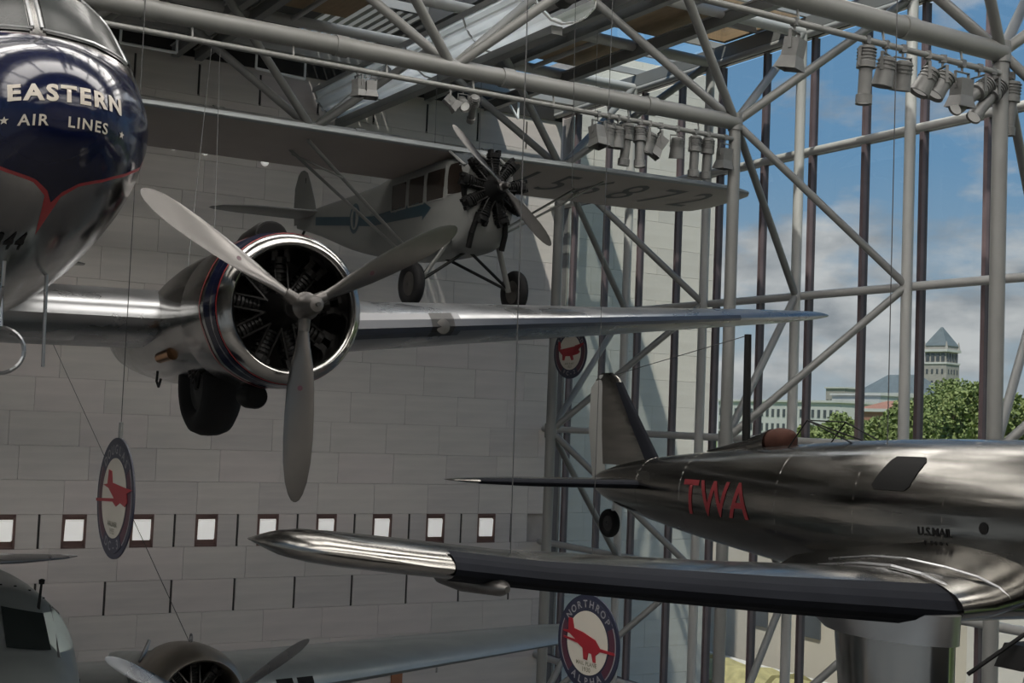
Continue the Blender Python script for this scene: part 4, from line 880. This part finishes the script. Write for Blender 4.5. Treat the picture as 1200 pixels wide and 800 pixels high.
# ------------------------------------------------------------------ the city outside
tag(MB().bb(XW+.4, 1500, -600, 1600, -.6, -.1).obj('ground_outside', 'lawn'), kind='structure')
tag(MB().bb(XW+.4, 52, 0, 140, -.1, -.02).obj('pavement_outside', 'paving'), kind='structure')
def tree(loc, h, rx, seed, label):
    rnd = random.Random(seed); e = empty('tree', loc); m = MB(); m.tube((0, 0, 0), (0, 0, h*.6), .35, .2, 8)
    for k in range(5): a = rnd.uniform(0, 6.28); m.tube((0, 0, h*.35), (math.cos(a)*rx*.6, math.sin(a)*rx*.6, h*.7), .15, .06, 6)
    m.obj('trunk', 'bark', e)
    c = MB(); blobs = [(rnd.uniform(-.6, .6)*rx, rnd.uniform(-.6, .6)*rx, h*(.45+.38*rnd.random()), rx*rnd.uniform(.3, .5)) for _ in range(13)]+[(0, 0, h*.82, rx*.42), (0, 0, h*.6, rx*.55)]
    for (x, y, z, r) in blobs:
        for _ in range(480):
            th = rnd.uniform(0, 6.283); cz = rnd.uniform(-1, 1); q = math.sqrt(1-cz*cz); rr = r*rnd.uniform(.75, 1.06); p = Vector((x+rr*q*math.cos(th), y+rr*q*math.sin(th), min(z+rr*cz, h)))
            d1 = Vector((rnd.uniform(-1, 1), rnd.uniform(-1, 1), rnd.uniform(-1, 1))).normalized()*.27; d2 = d1.cross(Vector((rnd.uniform(-1, 1), rnd.uniform(-1, 1), rnd.uniform(-1, 1)))).normalized()*.19
            c.add([p-d1, p+d2, p+d1, p-d2], [(0, 1, 2, 3)])
    o = c.obj('crown', 'leaf' if seed % 2 else 'leaf_b', e, 0); o['kind'] = 'stuff'
    tag(e, label, 'tree', 'trees outside the glass'); return e
def atX(px, X, z=0): p = onX(px, 450, X); return (p.x, p.y, z)
for i, (px, X, ytop, rx, lb) in enumerate(((1108, 150, 438, 6.4, 'tall leafy tree directly below the stone tower'), (1145, 128, 436, 4.6, 'leafy tree beside the column, right under the tower roofline'), (1085, 172, 455, 5.5, 'lower leafy tree beside a mullion under the tower'), (1030, 118, 484, 4.2, 'small leafy tree in front of the red-roofed house'), (985, 135, 480, 4.8, 'rounded leafy tree in front of the white building'), (946, 110, 490, 3.0, 'small leafy tree at the end of the white building'), (1064, 138, 470, 4.6, 'leafy tree half hidden by a column tube'), (1190, 112, 455, 4.5, 'leafy tree beyond the angled brace'), (1235, 128, 440, 5, 'leafy tree past the last pane'), (1010, 185, 492, 6, 'distant leafy tree between the two buildings'), (905, 120, 505, 3.5, 'low bushy tree before the white building'))):
    p = onX(px, ytop, X); tree((p.x, p.y, -.1), p.z, rx, i+3, lb)
# clock tower
tw = empty('stone_tower', onX(1104, 500, 600)*1.0); tp = onX(1104, 383, 600); tw.location = (tp.x, tp.y, -.1); tw.rotation_euler = (0, 0, R(12))
tag(tw, 'grey stone tower with a steep pyramid roof above the trees', 'tower')
S = 7.2
MB().bb(-S, S, -S, S, 0, 51).obj('shaft', 'tower_stone', tw, 0); MB().bb(-S*1.06, S*1.06, -S*1.06, S*1.06, 51, 52).obj('string_course', 'build_white', tw, 0)
MB().bb(-S*.92, S*.92, -S*.92, S*.92, 52, 58).obj('belfry', 'tower_stone', tw, 0); MB().bb(-S*1.1, S*1.1, -S*1.1, S*1.1, 58, 59.4).obj('cornice', 'build_white', tw, 0); MB().bb(-S*.95, S*.95, -S*.95, S*.95, 59.4, 61.5).obj('attic', 'tower_stone', tw, 0)
MB().loft([[(-S, -S, 61.5), (S, -S, 61.5), (S, S, 61.5), (-S, S, 61.5)], [(-.4, -.4, tp.z), (.4, -.4, tp.z), (.4, .4, tp.z), (-.4, .4, tp.z)]]).obj('roof', 'slate', tw, 0)
for s_ in (-1, 1):
    for k in range(4):
        u = -S*.66+k*S*.44
        MB().bb(u-1.0, u+1.0, s_*S*.93-.3, s_*S*.93+.3, 52.6, 57.2).obj('arch_opening', 'far_window', tw, 0); MB().bb(s_*S*.93-.3, s_*S*.93+.3, u-1.0, u+1.0, 52.6, 57.2).obj('arch_opening', 'far_window', tw, 0)
        for z in (45.5, 39): MB().bb(u-.6, u+.6, s_*S-.2, s_*S+.2, z, z+2.6).obj('slit_window', 'far_window', tw, 0); MB().bb(s_*S-.2, s_*S+.2, u-.6, u+.6, z, z+2.6).obj('slit_window', 'far_window', tw, 0)
    for (u, v_) in ((-1, -1), (1, -1), (1, 1), (-1, 1)):
        if s_ > 0: MB().tube((u*S*.95, v_*S*.95, 59.4), (u*S*.95, v_*S*.95, 64), 1.1, .2, 8).obj('pinnacle', 'tower_stone', tw)
def building(label, name, px0, px1, ytop, X, depth, mw, rows_=2, roof=None, cols=10, zb=0):
    a = onX(px0, ytop, X); b = onX(px1, ytop, X); e = empty(name, (X, (a.y+b.y)/2, -.1)); hw = abs(a.y-b.y)/2; h = a.z+.1
    MB().bb(0, depth, -hw, hw, zb, h).obj('wall', mw, e, 0); MB().bb(-.6, depth+.6, -hw-.6, hw+.6, h, h+.8).obj('cornice', 'build_white', e, 0)
    if roof: MB().loft([[(-.5, -hw-.5, h+.8), (depth+.5, -hw-.5, h+.8), (depth+.5, hw+.5, h+.8), (-.5, hw+.5, h+.8)], [(depth*.4, -hw*.5, h+roof[1]), (depth*.6, -hw*.5, h+roof[1]), (depth*.6, hw*.5, h+roof[1]), (depth*.4, hw*.5, h+roof[1])]]).obj('roof', roof[0], e, 0)
    for r in range(rows_):
        for c_ in range(cols):
            y = -hw+(c_+.5)*2*hw/cols; z = h-(r+.75)*h/(rows_+.8)
            MB().bb(-.15, .1, y-hw/cols*.45, y+hw/cols*.45, z-h/(rows_+1)*.28, z+h/(rows_+1)*.28).obj('window', 'far_window', e, 0)
    tag(e, label, 'building'); return e
building('long white building with rows of windows behind the low trees', 'long_building', 842, 985, 470, 330, 40, 'build_white', 3, None, 22)
building('dark stone building with a small dome block behind the white one', 'stone_building', 968, 990, 455, 480, 30, 'tower_stone', 2, None, 5)
building('grey building with a hipped slate roof next to the tower trees', 'slate_roofed_building', 1004, 1056, 462, 420, 30, 'build_grey', 2, ('slate', 9), 8)
building('white pillared building in front of the slate roof', 'pillared_building', 975, 1032, 463, 380, 20, 'build_white', 2, None, 12)
building('low red brick house half hidden by trees', 'brick_house', 1008, 1050, 482, 250, 16, 'build_red', 1, ('build_red', 3), 6)
building('grey building glimpsed under the distant roofs', 'grey_building', 1130, 1200, 478, 540, 30, 'build_grey', 3, None, 10)
# pale low wing with a hedge across the terrace
lw = empty('low_stone_building', (32, 45, -.05)); tag(lw, 'pale low stone building across the terrace, seen under the wing', 'building')
MB().bb(0, 10, -18, 40, 0, 6.0).obj('wall', 'facade', lw, 0); MB().bb(-.3, 10.3, -18.3, 40.3, 6.0, 6.3).obj('coping', 'build_white', lw, 0)
for y in (-14.5, -11.6, -9.0, -5.5, -1.5, 3): MB().bb(-.06, .1, y-.38, y+.38, 2.5, 3.4).obj('window', 'far_window', lw, 0)
MB().bb(-.1, .1, -6.2, -3.2, 2.2, 5.2).obj('brick_panel', 'build_red', lw, 0)
pw = empty('planter_wall', (27.2, 45, -.05)); tag(pw, 'low pale planter wall along the terrace', 'wall'); MB().bb(0, .5, -25, 30, 0, .8).obj('kerb', 'build_white', pw, 0); MB().bb(3.4, 3.9, -25, 30, 0, 1.4).obj('back_kerb', 'build_white', pw, 0)
for k in range(9):
    rnd = random.Random(k); hd = MB(); y0 = -22+k*4.2
    hd.loft([[(x, y0+y, 1.7*z) for x, z in ((.7, .1), (.6, .8), (1.2, 1.0+rnd.uniform(-.1, .1)), (2.4, 1.0+rnd.uniform(-.1, .1)), (3.2, .85), (3.2, .1))] for y in (0, .3, 1.3, 2.4, 3.5, 4.0)])
    h_ = hd.obj('hedge', 'hedge'); h_.location = (27.2, 45, -.05); tag(h_, 'yellow-green clipped hedge block in the terrace planter', 'hedge', 'hedges along the terrace planter')
